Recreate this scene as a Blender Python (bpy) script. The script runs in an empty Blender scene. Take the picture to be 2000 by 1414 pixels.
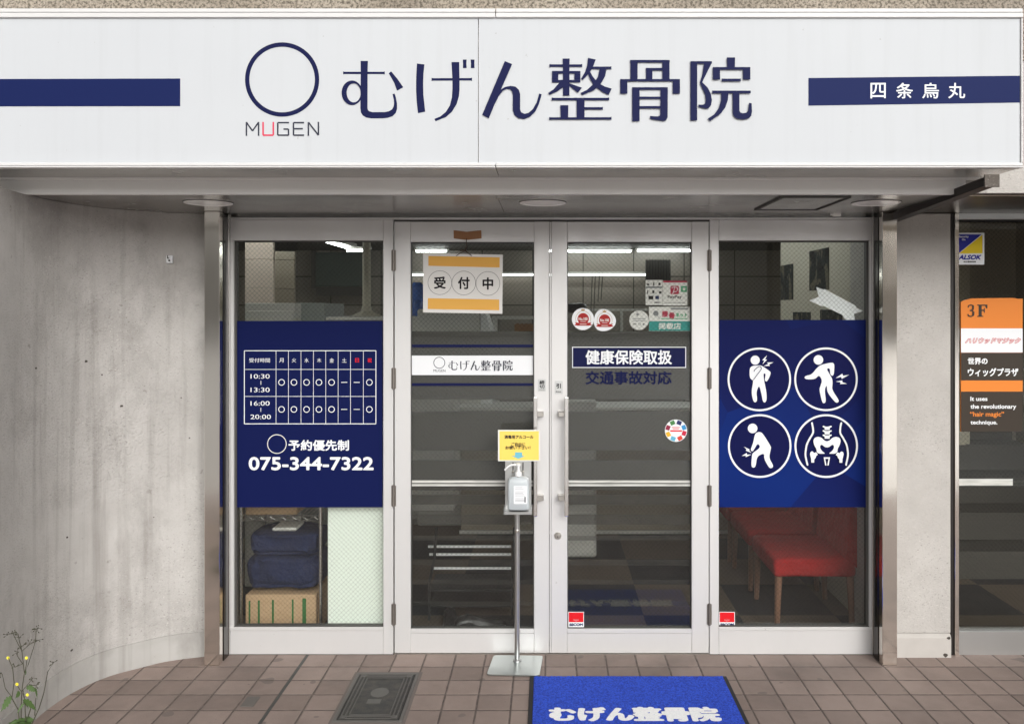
import bpy, bmesh, math, random
from mathutils import Vector, Matrix
from mathutils.geometry import tessellate_polygon
random.seed(7)
R = math.radians
S = bpy.context.scene
COL = S.collection

# ------------------------------------------------------------------ camera, sky, sun, exposure
F, H, D = 1665.0, 1.6, 3.958            # focal length in photo pixels, eye height, distance to the door plane (y = 0)
CX, CY = 1070.0, 605.0                  # vanishing point of the depth lines in the photo
cam = bpy.data.cameras.new('camera')
cam.sensor_width = 36; cam.lens = F / 2000 * 36
cam.shift_x = -(CX - 1000) / 2000; cam.shift_y = -(707 - CY) / 2000
cam.clip_start = 0.05; cam.clip_end = 500
co = bpy.data.objects.new('camera', cam); COL.objects.link(co)
co.location = (0, -D, H); co.rotation_euler = (R(90), 0, 0)
S.camera = co

SUN_EL, SUN_AZ = 26, -20                  # elevation, degrees to the left (negative: right) of straight behind the camera
world = bpy.data.worlds.new('World'); S.world = world; world.use_nodes = True
wn = world.node_tree; bg = wn.nodes['Background']
sky = wn.nodes.new('ShaderNodeTexSky'); sky.sky_type = 'NISHITA'; sky.sun_disc = False
sky.sun_elevation = R(SUN_EL); sky.sun_rotation = R(180 + SUN_AZ)
sky.dust_density = 6; sky.air_density = 1.0; sky.ozone_density = 1.0
hs = wn.nodes.new('ShaderNodeHueSaturation'); hs.inputs['Saturation'].default_value = 0.12
wn.links.new(sky.outputs[0], hs.inputs['Color']); wn.links.new(hs.outputs[0], bg.inputs[0])
bg.inputs[1].default_value = 0.15
sl = bpy.data.lights.new('sun', 'SUN'); sl.energy = 1.1; sl.angle = R(60); sl.color = (1, 0.985, 0.96)
so = bpy.data.objects.new('sun', sl); COL.objects.link(so)
so.rotation_euler = (R(90 - SUN_EL), 0, R(-SUN_AZ)); so.location = (0, -6, 8)
vs = S.view_settings; vs.view_transform = 'Standard'; vs.look = 'None'; vs.gamma = 1; vs.exposure = -0.1
S.cycles.max_bounces = 10; S.cycles.transparent_max_bounces = 24

# ------------------------------------------------------------------ helpers
def W(px, py, y=0.0):
    k = (D + y) / F
    return Vector(((px - CX) * k, y, H - (py - CY) * k))
def X(px, y=0.0): return (px - CX) * (D + y) / F
def ZZ(py, y=0.0): return H - (py - CY) * (D + y) / F
def G(px, py):                          # a pixel on the ground
    d = F * H / (py - CY)
    return Vector(((px - CX) * d / F, d - D, 0))
def zoomed(ox, oy, s): return lambda x, y: (ox + x / s, oy + y / s)
def lin(c):
    out = []
    for v in c[:3]:
        v = v / 255
        out.append(v / 12.92 if v <= 0.04045 else ((v + 0.055) / 1.055) ** 2.4)
    return tuple(out) + (1,)

def link(name, me, m, parent=None):
    o = bpy.data.objects.new(name, me); COL.objects.link(o)
    if m is not None: me.materials.append(m)
    if parent is not None:
        o.parent = parent
        o.matrix_parent_inverse = Matrix.Translation(-Vector(parent.location))
    return o
def obj(name, bm, m, parent=None, smooth=False):
    me = bpy.data.meshes.new(name)
    bmesh.ops.recalc_face_normals(bm, faces=bm.faces)
    if smooth:
        for f in bm.faces: f.smooth = True
        for e in bm.edges:
            if len(e.link_faces) == 2 and e.calc_face_angle(0) > 0.6: e.smooth = False
    bm.to_mesh(me); bm.free()
    return link(name, me, m, parent)
def tag(o, label, cat, group=None, kind=None):
    o['label'] = label; o['category'] = cat
    if group: o['group'] = group
    if kind: o['kind'] = kind
    return o
def thing(name, label, cat, loc, group=None, kind=None):
    o = bpy.data.objects.new(name, None); COL.objects.link(o); o.location = loc
    o.empty_display_size = 0.1
    return tag(o, label, cat, group, kind)
def struct(o): o['kind'] = 'structure'; return o

class MB:
    def __init__(s): s.bm = bmesh.new()
    def box(s, x0, x1, y0, y1, z0, z1, bev=0.0, seg=1):
        x0, x1 = sorted((x0, x1)); y0, y1 = sorted((y0, y1)); z0, z1 = sorted((z0, z1))
        r = bmesh.ops.create_cube(s.bm, size=1.0)
        for v in r['verts']:
            v.co = Vector(((x0 + x1) / 2 + v.co.x * (x1 - x0), (y0 + y1) / 2 + v.co.y * (y1 - y0), (z0 + z1) / 2 + v.co.z * (z1 - z0)))
        if bev > 0:
            es = {e for v in r['verts'] for e in v.link_edges}
            bmesh.ops.bevel(s.bm, geom=list(es), offset=bev, segments=seg, affect='EDGES', profile=0.5)
        return s
    def pbox(s, px0, px1, py0, py1, y0, y1, bev=0.0, at=None, seg=1):  # x and z extents given in photo pixels at depth `at`
        a = y0 if at is None else at
        return s.box(X(px0, a), X(px1, a), y0, y1, ZZ(py1, a), ZZ(py0, a), bev, seg)
    def tube(s, pts, r, n=10, cap=True):
        pts = [Vector(p) for p in pts]; rs = r if isinstance(r, (list, tuple)) else [r] * len(pts)
        rings = []
        for i, p in enumerate(pts):
            t = (pts[min(i + 1, len(pts) - 1)] - pts[max(i - 1, 0)]).normalized()
            a = Vector((0, 0, 1)) if abs(t.z) < 0.9 else Vector((1, 0, 0))
            u = t.cross(a).normalized(); v = t.cross(u).normalized()
            rings.append([s.bm.verts.new(p + u * math.cos(k * 2 * math.pi / n) * rs[i] + v * math.sin(k * 2 * math.pi / n) * rs[i]) for k in range(n)])
        for a, b in zip(rings, rings[1:]):
            for k in range(n): s.bm.faces.new((a[k], a[(k + 1) % n], b[(k + 1) % n], b[k]))
        if cap: s.bm.faces.new(rings[0]); s.bm.faces.new(rings[-1])
        return s
    def lathe(s, prof, c, n=32, axis='Z'):
        c = Vector(c); rings = []
        for r, h in prof:
            ring = []
            for k in range(n):
                a = k * 2 * math.pi / n
                p = Vector((r * math.cos(a), r * math.sin(a), h)) if axis == 'Z' else Vector((r * math.cos(a), h, r * math.sin(a)))
                ring.append(s.bm.verts.new(c + p))
            rings.append(ring)
        for a, b in zip(rings, rings[1:]):
            for k in range(n): s.bm.faces.new((a[k], a[(k + 1) % n], b[(k + 1) % n], b[k]))
        s.bm.faces.new(rings[0]); s.bm.faces.new(rings[-1])
        return s
    def quad(s, *p):
        s.bm.faces.new([s.bm.verts.new(Vector(q)) for q in p]); return s
    def prism(s, pts, d):                # closed 3-D outline pushed along vector d
        a = [s.bm.verts.new(Vector(p)) for p in pts]; b = [s.bm.verts.new(Vector(p) + Vector(d)) for p in pts]
        s.bm.faces.new(a); s.bm.faces.new(b[::-1])
        for i in range(len(a)): s.bm.faces.new((a[i], a[(i + 1) % len(a)], b[(i + 1) % len(a)], b[i]))
        return s
    def build(s, name, m, parent=None, smooth=False): return obj(name, s.bm, m, parent, smooth)

_glyph = {}
def glyph_tris(text):
    if text not in _glyph:
        c = bpy.data.curves.new('tmp', 'FONT'); c.body = text; c.size = 1; c.resolution_u = 4
        o = bpy.data.objects.new('tmp', c); COL.objects.link(o)
        bpy.context.view_layer.update()
        e = o.evaluated_get(bpy.context.evaluated_depsgraph_get()); me = e.to_mesh()
        vv = [(v.co.x, v.co.y) for v in me.vertices]; ff = [tuple(p.vertices) for p in me.polygons]
        e.to_mesh_clear(); bpy.data.objects.remove(o); bpy.data.curves.remove(c)
        _glyph[text] = (vv, ff)
    return _glyph[text]

class Flat:
    """Printing or vinyl: flat shapes given in photo pixels at their true depth y, facing the street."""
    def __init__(s, y, ground=None): s.y = y; s.v = []; s.f = []; s.k = 0; s.step = 0.00006
    def _put(s, pts, faces):
        n = len(s.v); yy = s.y - s.k * s.step; s.k += 1
        for (px, py) in pts:
            w = W(px, py, s.y); s.v.append((w.x, yy, w.z))
        for f in faces:
            a = 0
            for i in range(len(f)):
                p, q = pts[f[i]], pts[f[(i + 1) % len(f)]]; a += p[0] * q[1] - q[0] * p[1]
            s.f.append([n + i for i in (f if a < 0 else f[::-1])])
        return s
    def poly(s, pts):
        pts = [tuple(p[:2]) for p in pts]
        tris = tessellate_polygon([[Vector((p[0], p[1], 0)) for p in pts]])
        return s._put(pts, [tuple(t) for t in tris])
    def rect(s, x0, y0, x1, y1): return s._put([(x0, y0), (x1, y0), (x1, y1), (x0, y1)], [(0, 1, 2, 3)])
    def rrect(s, x0, y0, x1, y1, r):
        p = []
        for cx, cy, a0 in ((x1 - r, y0 + r, -90), (x1 - r, y1 - r, 0), (x0 + r, y1 - r, 90), (x0 + r, y0 + r, 180)):
            for k in range(5): p.append((cx + r * math.cos(R(a0 + k * 22.5)), cy + r * math.sin(R(a0 + k * 22.5))))
        return s.poly(p)
    def disc(s, cx, cy, r, n=48): return s.poly([(cx + r * math.cos(k * 2 * math.pi / n), cy + r * math.sin(k * 2 * math.pi / n)) for k in range(n)])
    def ring(s, cx, cy, r0, r1, n=64, cx1=None, cy1=None, k1=1.0):
        cx1 = cx if cx1 is None else cx1; cy1 = cy if cy1 is None else cy1
        p = []; f = []
        for k in range(n):
            a = k * 2 * math.pi / n
            p += [(cx1 + r0 * math.cos(a), cy1 + r0 * k1 * math.sin(a)), (cx + r1 * math.cos(a), cy + r1 * k1 * math.sin(a))]
        for k in range(n):
            i, j = 2 * k, 2 * ((k + 1) % n); f.append((i, i + 1, j + 1, j))
        return s._put(p, f)
    def stroke(s, pts, w, rounded=True):
        for (a, b) in zip(pts, pts[1:]):
            dx, dy = b[0] - a[0], b[1] - a[1]; l = math.hypot(dx, dy) or 1; nx, ny = -dy / l * w / 2, dx / l * w / 2
            s._put([(a[0] + nx, a[1] + ny), (b[0] + nx, b[1] + ny), (b[0] - nx, b[1] - ny), (a[0] - nx, a[1] - ny)], [(0, 1, 2, 3)])
        if rounded:
            for p in pts: s.disc(p[0], p[1], w / 2, 12)
        return s
    def text(s, t, x0, y0, x1, y1, bold=0.0, shear=0.0, quad=None):
        """Set `t` so that its ink exactly fills the box; bold thickens every stroke by that many pixels."""
        vv, ff = glyph_tris(t)
        ax = min(p[0] for p in vv); bx = max(p[0] for p in vv); ay = min(p[1] for p in vv); by = max(p[1] for p in vv)
        b = bold / 2
        def m(p, dx, dy):
            u = (p[0] - ax) / (bx - ax or 1); v = (by - p[1]) / (by - ay or 1)
            return (x0 + b + u * (x1 - x0 - bold) + dx + shear * (1 - v), y0 + b + v * (y1 - y0 - bold) + dy)
        offs = [(0, 0)] if not bold else [(b, 0), (-b, 0), (0, b), (0, -b), (b * .7, b * .7), (-b * .7, b * .7), (b * .7, -b * .7), (-b * .7, -b * .7)]
        for dx, dy in offs: s._put([m(p, dx, dy) for p in vv], ff)
        return s
    def mesh(s, name):
        me = bpy.data.meshes.new(name); me.from_pydata(s.v, [], s.f); me.update(); return me
    def build(s, name, m, parent=None): return link(name, s.mesh(name), m, parent)

# ------------------------------------------------------------------ materials
def mat(name, base=(.5, .5, .5, 1), rough=.5, metal=0.0, **kw):
    m = bpy.data.materials.new(name); m.use_nodes = True
    p = m.node_tree.nodes['Principled BSDF']
    p.inputs['Base Color'].default_value = base; p.inputs['Roughness'].default_value = rough; p.inputs['Metallic'].default_value = metal
    for k, v in kw.items(): p.inputs[k.replace('_', ' ')].default_value = v
    return m
class N:
    """Small wrapper to write node graphs in one line each."""
    def __init__(s, m): s.m = m; s.t = m.node_tree; s.p = s.t.nodes.get('Principled BSDF')
    def new(s, t, **kw):
        n = s.t.nodes.new('ShaderNode' + t)
        for k, v in kw.items(): setattr(n, k, v)
        return n
    def l(s, a, b): s.t.links.new(a, b)
    def obj(s, scale=(1, 1, 1), rot=(0, 0, 0), which='Object'):
        tc = s.new('TexCoord'); mp = s.new('Mapping'); mp.inputs['Scale'].default_value = scale; mp.inputs['Rotation'].default_value = rot
        s.l(tc.outputs[which], mp.inputs[0]); return mp.outputs[0]
    def noise(s, vec, scale, detail=4, rough=.55, dist=0.0):
        n = s.new('TexNoise'); n.inputs['Scale'].default_value = scale; n.inputs['Detail'].default_value = detail
        n.inputs['Roughness'].default_value = rough; n.inputs['Distortion'].default_value = dist
        s.l(vec, n.inputs['Vector']); return n.outputs['Fac']
    def ramp(s, fac, stops, interp='LINEAR'):
        r = s.new('ValToRGB'); r.color_ramp.interpolation = interp
        e = r.color_ramp.elements
        while len(e) < len(stops): e.new(0.5)
        for i, (pos, c) in enumerate(stops):
            e[i].position = pos; e[i].color = c if isinstance(c, tuple) else (c, c, c, 1)
        s.l(fac, r.inputs[0]); return r.outputs[0]
    def mix(s, fac, a, b, blend='MIX'):
        n = s.new('Mix', data_type='RGBA', blend_type=blend)
        for sock, v in ((n.inputs[0], fac), (n.inputs[6], a), (n.inputs[7], b)):
            if hasattr(v, 'links'): s.l(v, sock)
            else: sock.default_value = v
        return n.outputs[2]
    def math(s, op, a, b=None, c=None):
        n = s.new('Math', operation=op)
        for i, v in enumerate((a, b, c)):
            if v is None: continue
            if hasattr(v, 'links'): s.l(v, n.inputs[i])
            else: n.inputs[i].default_value = v
        return n.outputs[0]
    def bump(s, h, strength=.5, dist=.01, prev=None):
        b = s.new('Bump'); b.inputs['Strength'].default_value = strength; b.inputs['Distance'].default_value = dist
        s.l(h, b.inputs['Height'])
        if prev is not None: s.l(prev, b.inputs['Normal'])
        return b.outputs[0]
    def color(s, c): s.l(c, s.p.inputs['Base Color']); return s
    def rough(s, c): s.l(c, s.p.inputs['Roughness']); return s
    def normal(s, c): s.l(c, s.p.inputs['Normal']); return s

def m_plaster(name, c0, c1, bumpy=1.0, stains=True):
    m = mat(name, rough=.9); n = N(m); v = n.obj()
    big = n.noise(v, 1.3, 3); mid = n.noise(v, 9, 5)
    col = n.mix(n.ramp(big, [(.3, 0), (.7, 1)]), lin(c0), lin(c1))
    if stains:
        st = n.noise(n.obj((14, 14, .7)), 1.0, 4, .6)
        col = n.mix(n.ramp(st, [(.50, 0), (.74, .5)]), col, lin((122, 116, 110)))
        col = n.mix(n.ramp(n.noise(n.obj((1, 1, .8)), 2.7, 6, .68, .4), [(.48, 0), (.70, .45)]), col, lin((116, 111, 106)))
        sp = n.noise(n.obj((1, 1, 1)), 23, 3, .5)
        col = n.mix(n.ramp(sp, [(.70, 0), (.78, .55)]), col, lin((112, 105, 98)))
    col = n.mix(n.ramp(mid, [(.35, .0), (.75, .18)]), col, lin((120, 114, 108)))
    n.color(col)
    if bumpy > 0:
        fl = n.noise(n.obj((1, 1, 1.7), (0, R(14), 0)), 90, 4, .6, .15)
        fl = n.ramp(fl, [(.34, 0), (.46, .75), (.58, .82), (.72, 1)])
        fine = n.noise(v, 230, 3)
        fl = n.math('MULTIPLY', fl, n.ramp(n.noise(v, 2.2, 3), [(.35, .25), (.65, 1)]))
        cre = n.noise(n.obj((1, 1, 1.7), (0, R(14), 0)), 120, 3, .6, .6)
        msk = n.ramp(n.noise(v, 1.7, 3), [(.38, .15), (.62, 1)])
        col2 = n.mix(n.math('MULTIPLY', n.ramp(cre, [(.28, .8), (.40, 0)]), msk), col, lin((104, 98, 92)))
        col2 = n.mix(n.math('MULTIPLY', n.ramp(cre, [(.60, 0), (.72, .5)]), msk), col2, lin((228, 224, 218)))
        n.color(col2)
        b1 = n.bump(fl, min(1, .7 * bumpy), .003)
        n.normal(n.bump(fine, .28, .002, b1))
    else:
        n.normal(n.bump(n.noise(v, 60, 5), .25, .003))
    return m
M = {}
M['plaster'] = m_plaster('rough_plaster', (180, 177, 173), (196, 193, 189))
M['plinth'] = m_plaster('smooth_plaster', (170, 168, 164), (184, 182, 178), 0)
M['pillar'] = m_plaster('pillar_plaster', (184, 180, 175), (194, 190, 185), .8, False)
M['pillar_plinth'] = m_plaster('pillar_plinth', (186, 181, 175), (196, 192, 187), 0, False)

def m_concrete():
    m = mat('weathered_concrete', rough=.95); n = N(m); v = n.obj()
    col = n.mix(n.noise(v, 5, 4), lin((150, 138, 122)), lin((196, 186, 172)))
    col = n.mix(n.ramp(n.noise(v, 90, 4, .7), [(.44, 0), (.60, .85)]), col, lin((66, 60, 50)))
    col = n.mix(n.ramp(n.noise(v, 3, 3), [(.5, 0), (.7, .4)]), col, lin((96, 88, 78)))
    n.color(col); n.normal(n.bump(n.noise(v, 120, 4), .6, .006)); return m
M['concrete'] = m_concrete()

def m_brushed(name, c, rough, axis='z', amt=.06, metal=1.0, dirt=True):
    m = mat(name, lin(c), rough, metal); n = N(m)
    sc = {'z': (260, 260, 2), 'x': (2, 260, 260)}[axis]
    g = n.noise(n.obj(sc), 1, 3)
    n.normal(n.bump(g, amt, .001))
    if dirt:
        d = n.noise(n.obj((3, 3, 1.2)), 1.6, 5)
        n.rough(n.ramp(d, [(.3, max(.05, rough - .02)), (.75, rough + .05)]))
        n.color(n.mix(n.ramp(d, [(.4, 0), (.8, .12)]), lin(c), lin(tuple(int(k * .8) for k in c))))
    return m
M['steel'] = m_brushed('brushed_stainless', (244, 238, 230), .11)
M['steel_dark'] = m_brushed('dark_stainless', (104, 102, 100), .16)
M['steel_plate'] = m_brushed('plate_steel', (200, 201, 200), .38, 'x')
M['soffit'] = m_brushed('soffit_metal', (190, 187, 183), .24, 'x', .03)
M['clad'] = m_brushed('cladding_metal', (240, 239, 237), .4, 'x', .03, 0)
M['rail'] = mat('hinge_steel', lin((200, 196, 190)), .32, 1.0)
M['hinge'] = mat('dull_hinge_steel', lin((128, 122, 116)), .45, .7)
M['bar'] = m_brushed('handle_steel', (236, 233, 230), .25, 'z', .03, 1.0, False)

def m_alu():
    m = mat('silver_aluminium', lin((214, 211, 207)), .42, .35); n = N(m); v = n.obj()
    d = n.noise(n.obj((2, 2, .8)), 3, 6)
    col = n.mix(n.ramp(d, [(.35, 0), (.8, .35)]), lin((218, 217, 216)), lin((200, 199, 197)))
    sp = n.noise(v, 38, 2)
    col = n.mix(n.ramp(sp, [(.74, 0), (.79, .5)]), col, lin((150, 141, 133)))
    n.color(col); n.rough(n.ramp(d, [(.3, .34), (.8, .55)])); return m
M['alu'] = m_alu()
M['pit'] = mat('dark_pit', lin((70, 64, 58)), .9)
M['black'] = mat('black_gap', lin((16, 16, 17)), .6)
M['gasket'] = mat('grey_gasket', lin((74, 73, 70)), .6)
M['iron'] = mat('dark_painted_iron', lin((34, 29, 26)), .5, .2)

def m_sign():
    m = mat('sign_white', lin((232, 235, 239)), .6, Specular_IOR_Level=.2); n = N(m)
    d = n.noise(n.obj((1, 1, 1)), 1.1, 4)
    col = n.mix(n.ramp(d, [(.3, 0), (.75, .5)]), lin((200, 203, 206)), lin((192, 195, 199)))
    col = n.mix(n.ramp(n.noise(n.obj((22, 1, .9)), 1, 4, .6), [(.5, 0), (.78, .09)]), col, lin((150, 150, 148)))
    col = n.mix(n.ramp(n.noise(n.obj(), 46, 2, .5), [(.76, 0), (.80, .5)]), col, lin((150, 148, 144)))
    n.color(col); n.normal(n.bump(n.noise(n.obj((1, 1, .6)), 2.6, 2), .25, .01)); return m
M['sign'] = m_sign()
M['frame_white'] = mat('frame_white', lin((214, 213, 212)), .5)
def flatmat(name, c, rough=.55): return mat(name, lin(c), max(rough, .5), Specular_IOR_Level=.25)
M['navy'] = mat('navy_vinyl', lin((17, 23, 68)), .6, Specular_IOR_Level=.15)
M['navy_bar'] = mat('navy_bar', lin((19, 32, 82)), .6, Specular_IOR_Level=.15)
M['ink'] = flatmat('dark_ink', (44, 46, 62))
M['pink'] = flatmat('red_ink', (214, 70, 96))
M['white'] = flatmat('white_vinyl', (236, 238, 240))
M['offwhite'] = flatmat('off_white_print', (226, 224, 220))
M['red'] = flatmat('red_print', (214, 22, 32))
M['dred'] = flatmat('dark_red_print', (168, 40, 38))
M['darkpink'] = flatmat('crimson_print', (176, 28, 66))
M['orange'] = flatmat('orange_print', (226, 132, 52))
M['amber'] = flatmat('amber_print', (232, 176, 84))
M['yellow'] = flatmat('yellow_card', (244, 212, 104))
M['yellow2'] = flatmat('yellow_print', (240, 212, 40))
M['teal'] = flatmat('teal_print', (44, 146, 140))
M['sky_blue'] = flatmat('light_blue_print', (112, 182, 200))
M['blue2'] = flatmat('blue_print', (40, 44, 150))
M['green'] = flatmat('green_print', (62, 160, 110))
M['brownblack'] = flatmat('brown_black_print', (58, 50, 42))
M['grey_print'] = flatmat('grey_print', (128, 130, 132))
M['black_print'] = flatmat('black_print', (22, 18, 22))
M['poster_navy'] = mat('poster_navy', lin((14, 24, 74)), .6, Specular_IOR_Level=.1)
M['disc_navy'] = mat('disc_navy', lin((12, 17, 70)), .6, Specular_IOR_Level=.1)
M['gold'] = flatmat('gold_print', (178, 150, 98))

def m_poster_blue():
    m = mat('poster_blue', rough=.6, Specular_IOR_Level=.1); n = N(m)
    vo = n.new('TexVoronoi'); vo.inputs['Scale'].default_value = 3.2; vo.inputs['Randomness'].default_value = 1
    n.l(n.obj((1, 1, .8), (0, R(28), 0)), vo.inputs['Vector'])
    g = n.new('TexCoord'); sp = n.new('SeparateXYZ'); n.l(g.outputs['Generated'], sp.inputs[0])
    a = n.math('MULTIPLY', sp.outputs['Z'], -.25)
    a = n.math('ADD', a, n.math('MULTIPLY', vo.outputs['Color'], .55))
    a = n.math('ADD', a, n.math('MULTIPLY', sp.outputs['X'], -.12))
    n.color(n.ramp(a, [(.0, lin((12, 22, 78))), (.28, lin((8, 38, 108))), (.5, lin((7, 27, 94)))])); return m
M['poster_blue'] = m_poster_blue()

def m_glass(name, tint=(.965, .975, .965), wires=True, veil=.0):
    m = bpy.data.materials.new(name); m.use_nodes = True; n = N(m); t = n.t
    t.nodes.remove(n.p); out = t.nodes['Material Output']
    geo = n.new('NewGeometry')
    dot = n.new('VectorMath', operation='DOT_PRODUCT'); n.l(geo.outputs['Incoming'], dot.inputs[0]); n.l(geo.outputs['Normal'], dot.inputs[1])
    c = n.math('ABSOLUTE', dot.outputs['Value'])
    f = n.math('MULTIPLY_ADD', n.math('POWER', n.math('SUBTRACT', 1.0, c), 5.0), .95, .03)
    tr = n.new('BsdfTransparent'); tr.inputs[0].default_value = tint + (1,)
    gl = n.new('BsdfGlossy'); gl.inputs['Roughness'].default_value = .0; gl.inputs[0].default_value = (1, 1, 1, 1)
    mx = n.new('MixShader'); n.l(f, mx.inputs[0]); n.l(tr.outputs[0], mx.inputs[1]); n.l(gl.outputs[0], mx.inputs[2])
    res = mx.outputs[0]
    if wires:
        tc = n.new('TexCoord'); sp = n.new('SeparateXYZ'); n.l(tc.outputs['Object'], sp.inputs[0])
        hit = None
        for sgn in (1, -1):
            u = n.math('MULTIPLY', n.math('ADD', sp.outputs['X'], n.math('MULTIPLY', sp.outputs['Z'], sgn * 1.0)), .7071 / .0155)
            d = n.math('ABSOLUTE', n.math('SUBTRACT', n.math('FRACT', u), .5))
            h = n.math('LESS_THAN', d, .015)
            hit = h if hit is None else n.math('MAXIMUM', hit, h)
        df = n.new('BsdfDiffuse'); df.inputs[0].default_value = (.12, .115, .105, 1)
        m2 = n.new('MixShader'); n.l(n.math('MULTIPLY', hit, .7), m2.inputs[0]); n.l(res, m2.inputs[1]); n.l(df.outputs[0], m2.inputs[2]); res = m2.outputs[0]
    n.l(res, out.inputs[0]); return m
M['glass'] = m_glass('wired_glass')
M['glass_dark'] = m_glass('tinted_wired_glass', (.8, .81, .78))
M['glass_clear'] = m_glass('clear_glass', (.97, .98, .98), False)
for k_, al in enumerate((.96, .95, .93, .6, .42, .32, .25, .22, .2)): M['film%d' % k_] = mat('grey_film', lin((51, 49, 44)), .55, Alpha=al)

def m_tiles():
    m = mat('pavement_tiles', rough=.8); n = N(m)
    T, x0, y0 = .1382, .8168, -.134
    tc = n.new('TexCoord'); sp = n.new('SeparateXYZ'); n.l(tc.outputs['Object'], sp.inputs[0])
    u = n.math('DIVIDE', n.math('SUBTRACT', sp.outputs['X'], x0), T); v = n.math('DIVIDE', n.math('SUBTRACT', sp.outputs['Y'], y0), T)
    wob = n.math('MULTIPLY', n.math('SUBTRACT', n.noise(n.obj(), 7, 2), .5), .012)
    du = n.math('PINGPONG', n.math('ADD', u, wob), .5); dv = n.math('PINGPONG', n.math('ADD', v, wob), .5)
    e = n.math('MINIMUM', du, dv)
    cell = n.new('CombineXYZ'); n.l(n.math('FLOOR', u), cell.inputs[0]); n.l(n.math('FLOOR', v), cell.inputs[1])
    wn_ = n.new('TexWhiteNoise'); n.l(cell.outputs[0], wn_.inputs[0])
    vo = n.obj()
    col = n.mix(wn_.outputs['Value'], lin((132, 116, 108)), lin((160, 142, 133)))
    col = n.mix(n.ramp(n.noise(vo, 420, 3, .7), [(.42, 0), (.62, .4)]), col, lin((104, 94, 88)))
    col = n.mix(n.ramp(n.noise(vo, 520, 2), [(.60, 0), (.72, .35)]), col, lin((178, 166, 156)))
    col = n.mix(n.ramp(n.noise(vo, 2.6, 6, .65), [(.44, 0), (.74, .55)]), col, lin((100, 90, 85)))
    col = n.mix(n.ramp(n.noise(vo, 31, 2), [(.73, 0), (.76, .5)]), col, lin((92, 84, 80)))
    col = n.mix(n.ramp(n.noise(vo, 9.5, 1, .3), [(.73, 0), (.745, .45)]), col, lin((84, 78, 75)))
    col = n.mix(n.ramp(n.noise(n.obj((1, .5, 1)), 1.1, 4), [(.48, 0), (.7, .3)]), col, lin((172, 155, 146)))
    gfac = n.ramp(e, [(.014, 1), (.03, 0)])
    gn = n.noise(vo, 30, 3)
    col = n.mix(gfac, col, n.mix(n.ramp(gn, [(.4, 0), (.65, 1)]), lin((84, 74, 69)), lin((110, 98, 91))))
    n.color(col)
    hgt = n.ramp(e, [(.012, 0), (.045, 1)])
    b1 = n.bump(hgt, .9, .004)
    n.normal(n.bump(n.noise(vo, 300, 3), .35, .0015, b1))
    n.rough(n.ramp(n.noise(vo, 18, 4), [(.3, .68), (.7, .9)]))
    return m
M['tiles'] = m_tiles()
def m_asphalt():
    m = mat('asphalt', rough=.55); n = N(m); v = n.obj()
    n.color(n.mix(n.noise(v, 160, 3), (.33, .322, .31, 1), (.42, .41, .395, 1))); n.normal(n.bump(n.noise(v, 220, 3), .5, .004)); return m
M['asphalt'] = m_asphalt()
M['paint'] = mat('road_paint', (.9, .9, .88, 1), .6)

def m_mat(name, c, c2, b=1):
    m = mat(name, rough=.95); n = N(m); v = n.obj()
    n.color(n.mix(n.ramp(n.noise(v, 130, 4, .75), [(.38, 0), (.60, 1)]), lin(c2), lin(c)))
    n.normal(n.bump(n.noise(v, 340, 3), b, .006)); return m
M['mat_blue'] = m_mat('tufted_blue', (58, 100, 236), (34, 62, 178))
M['mat_white'] = m_mat('tufted_white', (255, 255, 255), (240, 241, 243), .2)
M['rubber'] = mat('black_rubber', lin((34, 34, 36)), .7)
def m_cast():
    m = mat('cast_iron', rough=.6, metal=.5); n = N(m); v = n.obj()
    n.color(n.mix(n.ramp(n.noise(v, 26, 5), [(.4, 0), (.7, 1)]), lin((70, 70, 69)), lin((92, 87, 82))))
    hx = n.new('TexChecker'); hx.inputs['Scale'].default_value = 150; n.l(n.obj(rot=(0, 0, R(45))), hx.inputs['Vector'])
    n.normal(n.bump(n.noise(v, 200, 4), .6, .003, n.bump(hx.outputs['Fac'], .4, .002))); return m
M['cast'] = m_cast()
M['mortar'] = mat('mortar', lin((112, 103, 98)), .9)
M['bottle'] = mat('frosted_plastic', lin((202, 209, 212)), .3, Transmission_Weight=.15)
def m_strip():
    m = mat('white_line_reflection', rough=.5); n = N(m); n.color(n.mix(n.ramp(n.noise(n.obj((3, 3, 60)), 3, 4), [(.45, 0), (.7, .6)]), lin((206, 206, 200)), lin((140, 140, 134)))); return m  # bright reflected line put on the panes as streaked white colour
M['strip'] = m_strip()
M['pump'] = mat('white_plastic', lin((238, 238, 238)), .3)
M['kraft'] = mat('brown_tape', lin((158, 112, 74)), .6)
M['cord'] = mat('brown_cord', lin((70, 52, 40)), .8)
def m_kraft():
    m = mat('cardboard', rough=.85); n = N(m); n.color(n.mix(n.noise(n.obj((1, 1, 6)), 12, 3), lin((176, 146, 112)), lin((198, 168, 134)))); return m
M['cardboard'] = m_kraft()
def m_fabric(name, c, c2):
    m = mat(name, rough=.9); n = N(m); v = n.obj()
    n.color(n.mix(n.noise(v, 9, 4), lin(c), lin(c2))); n.normal(n.bump(n.noise(v, 14, 5), .8, .03)); return m
M['blue_cloth'] = m_fabric('blue_cloth', (18, 28, 58), (30, 42, 78))
M['red_seat'] = m_fabric('red_upholstery', (140, 15, 16), (168, 24, 22))
M['wood'] = mat('light_wood', lin((128, 92, 72)), .5)
M['white_board'] = mat('white_board', lin((232, 240, 230)), .5)
M['inner_white'] = mat('interior_white', lin((214, 212, 206)), .5)
M['inner_cream'] = mat('interior_cream', lin((190, 184, 166)), .6)
M['inner_beige'] = mat('interior_beige', lin((168, 158, 142)), .6)
M['inner_dark'] = mat('interior_dark', lin((62, 60, 56)), .6)
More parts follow.
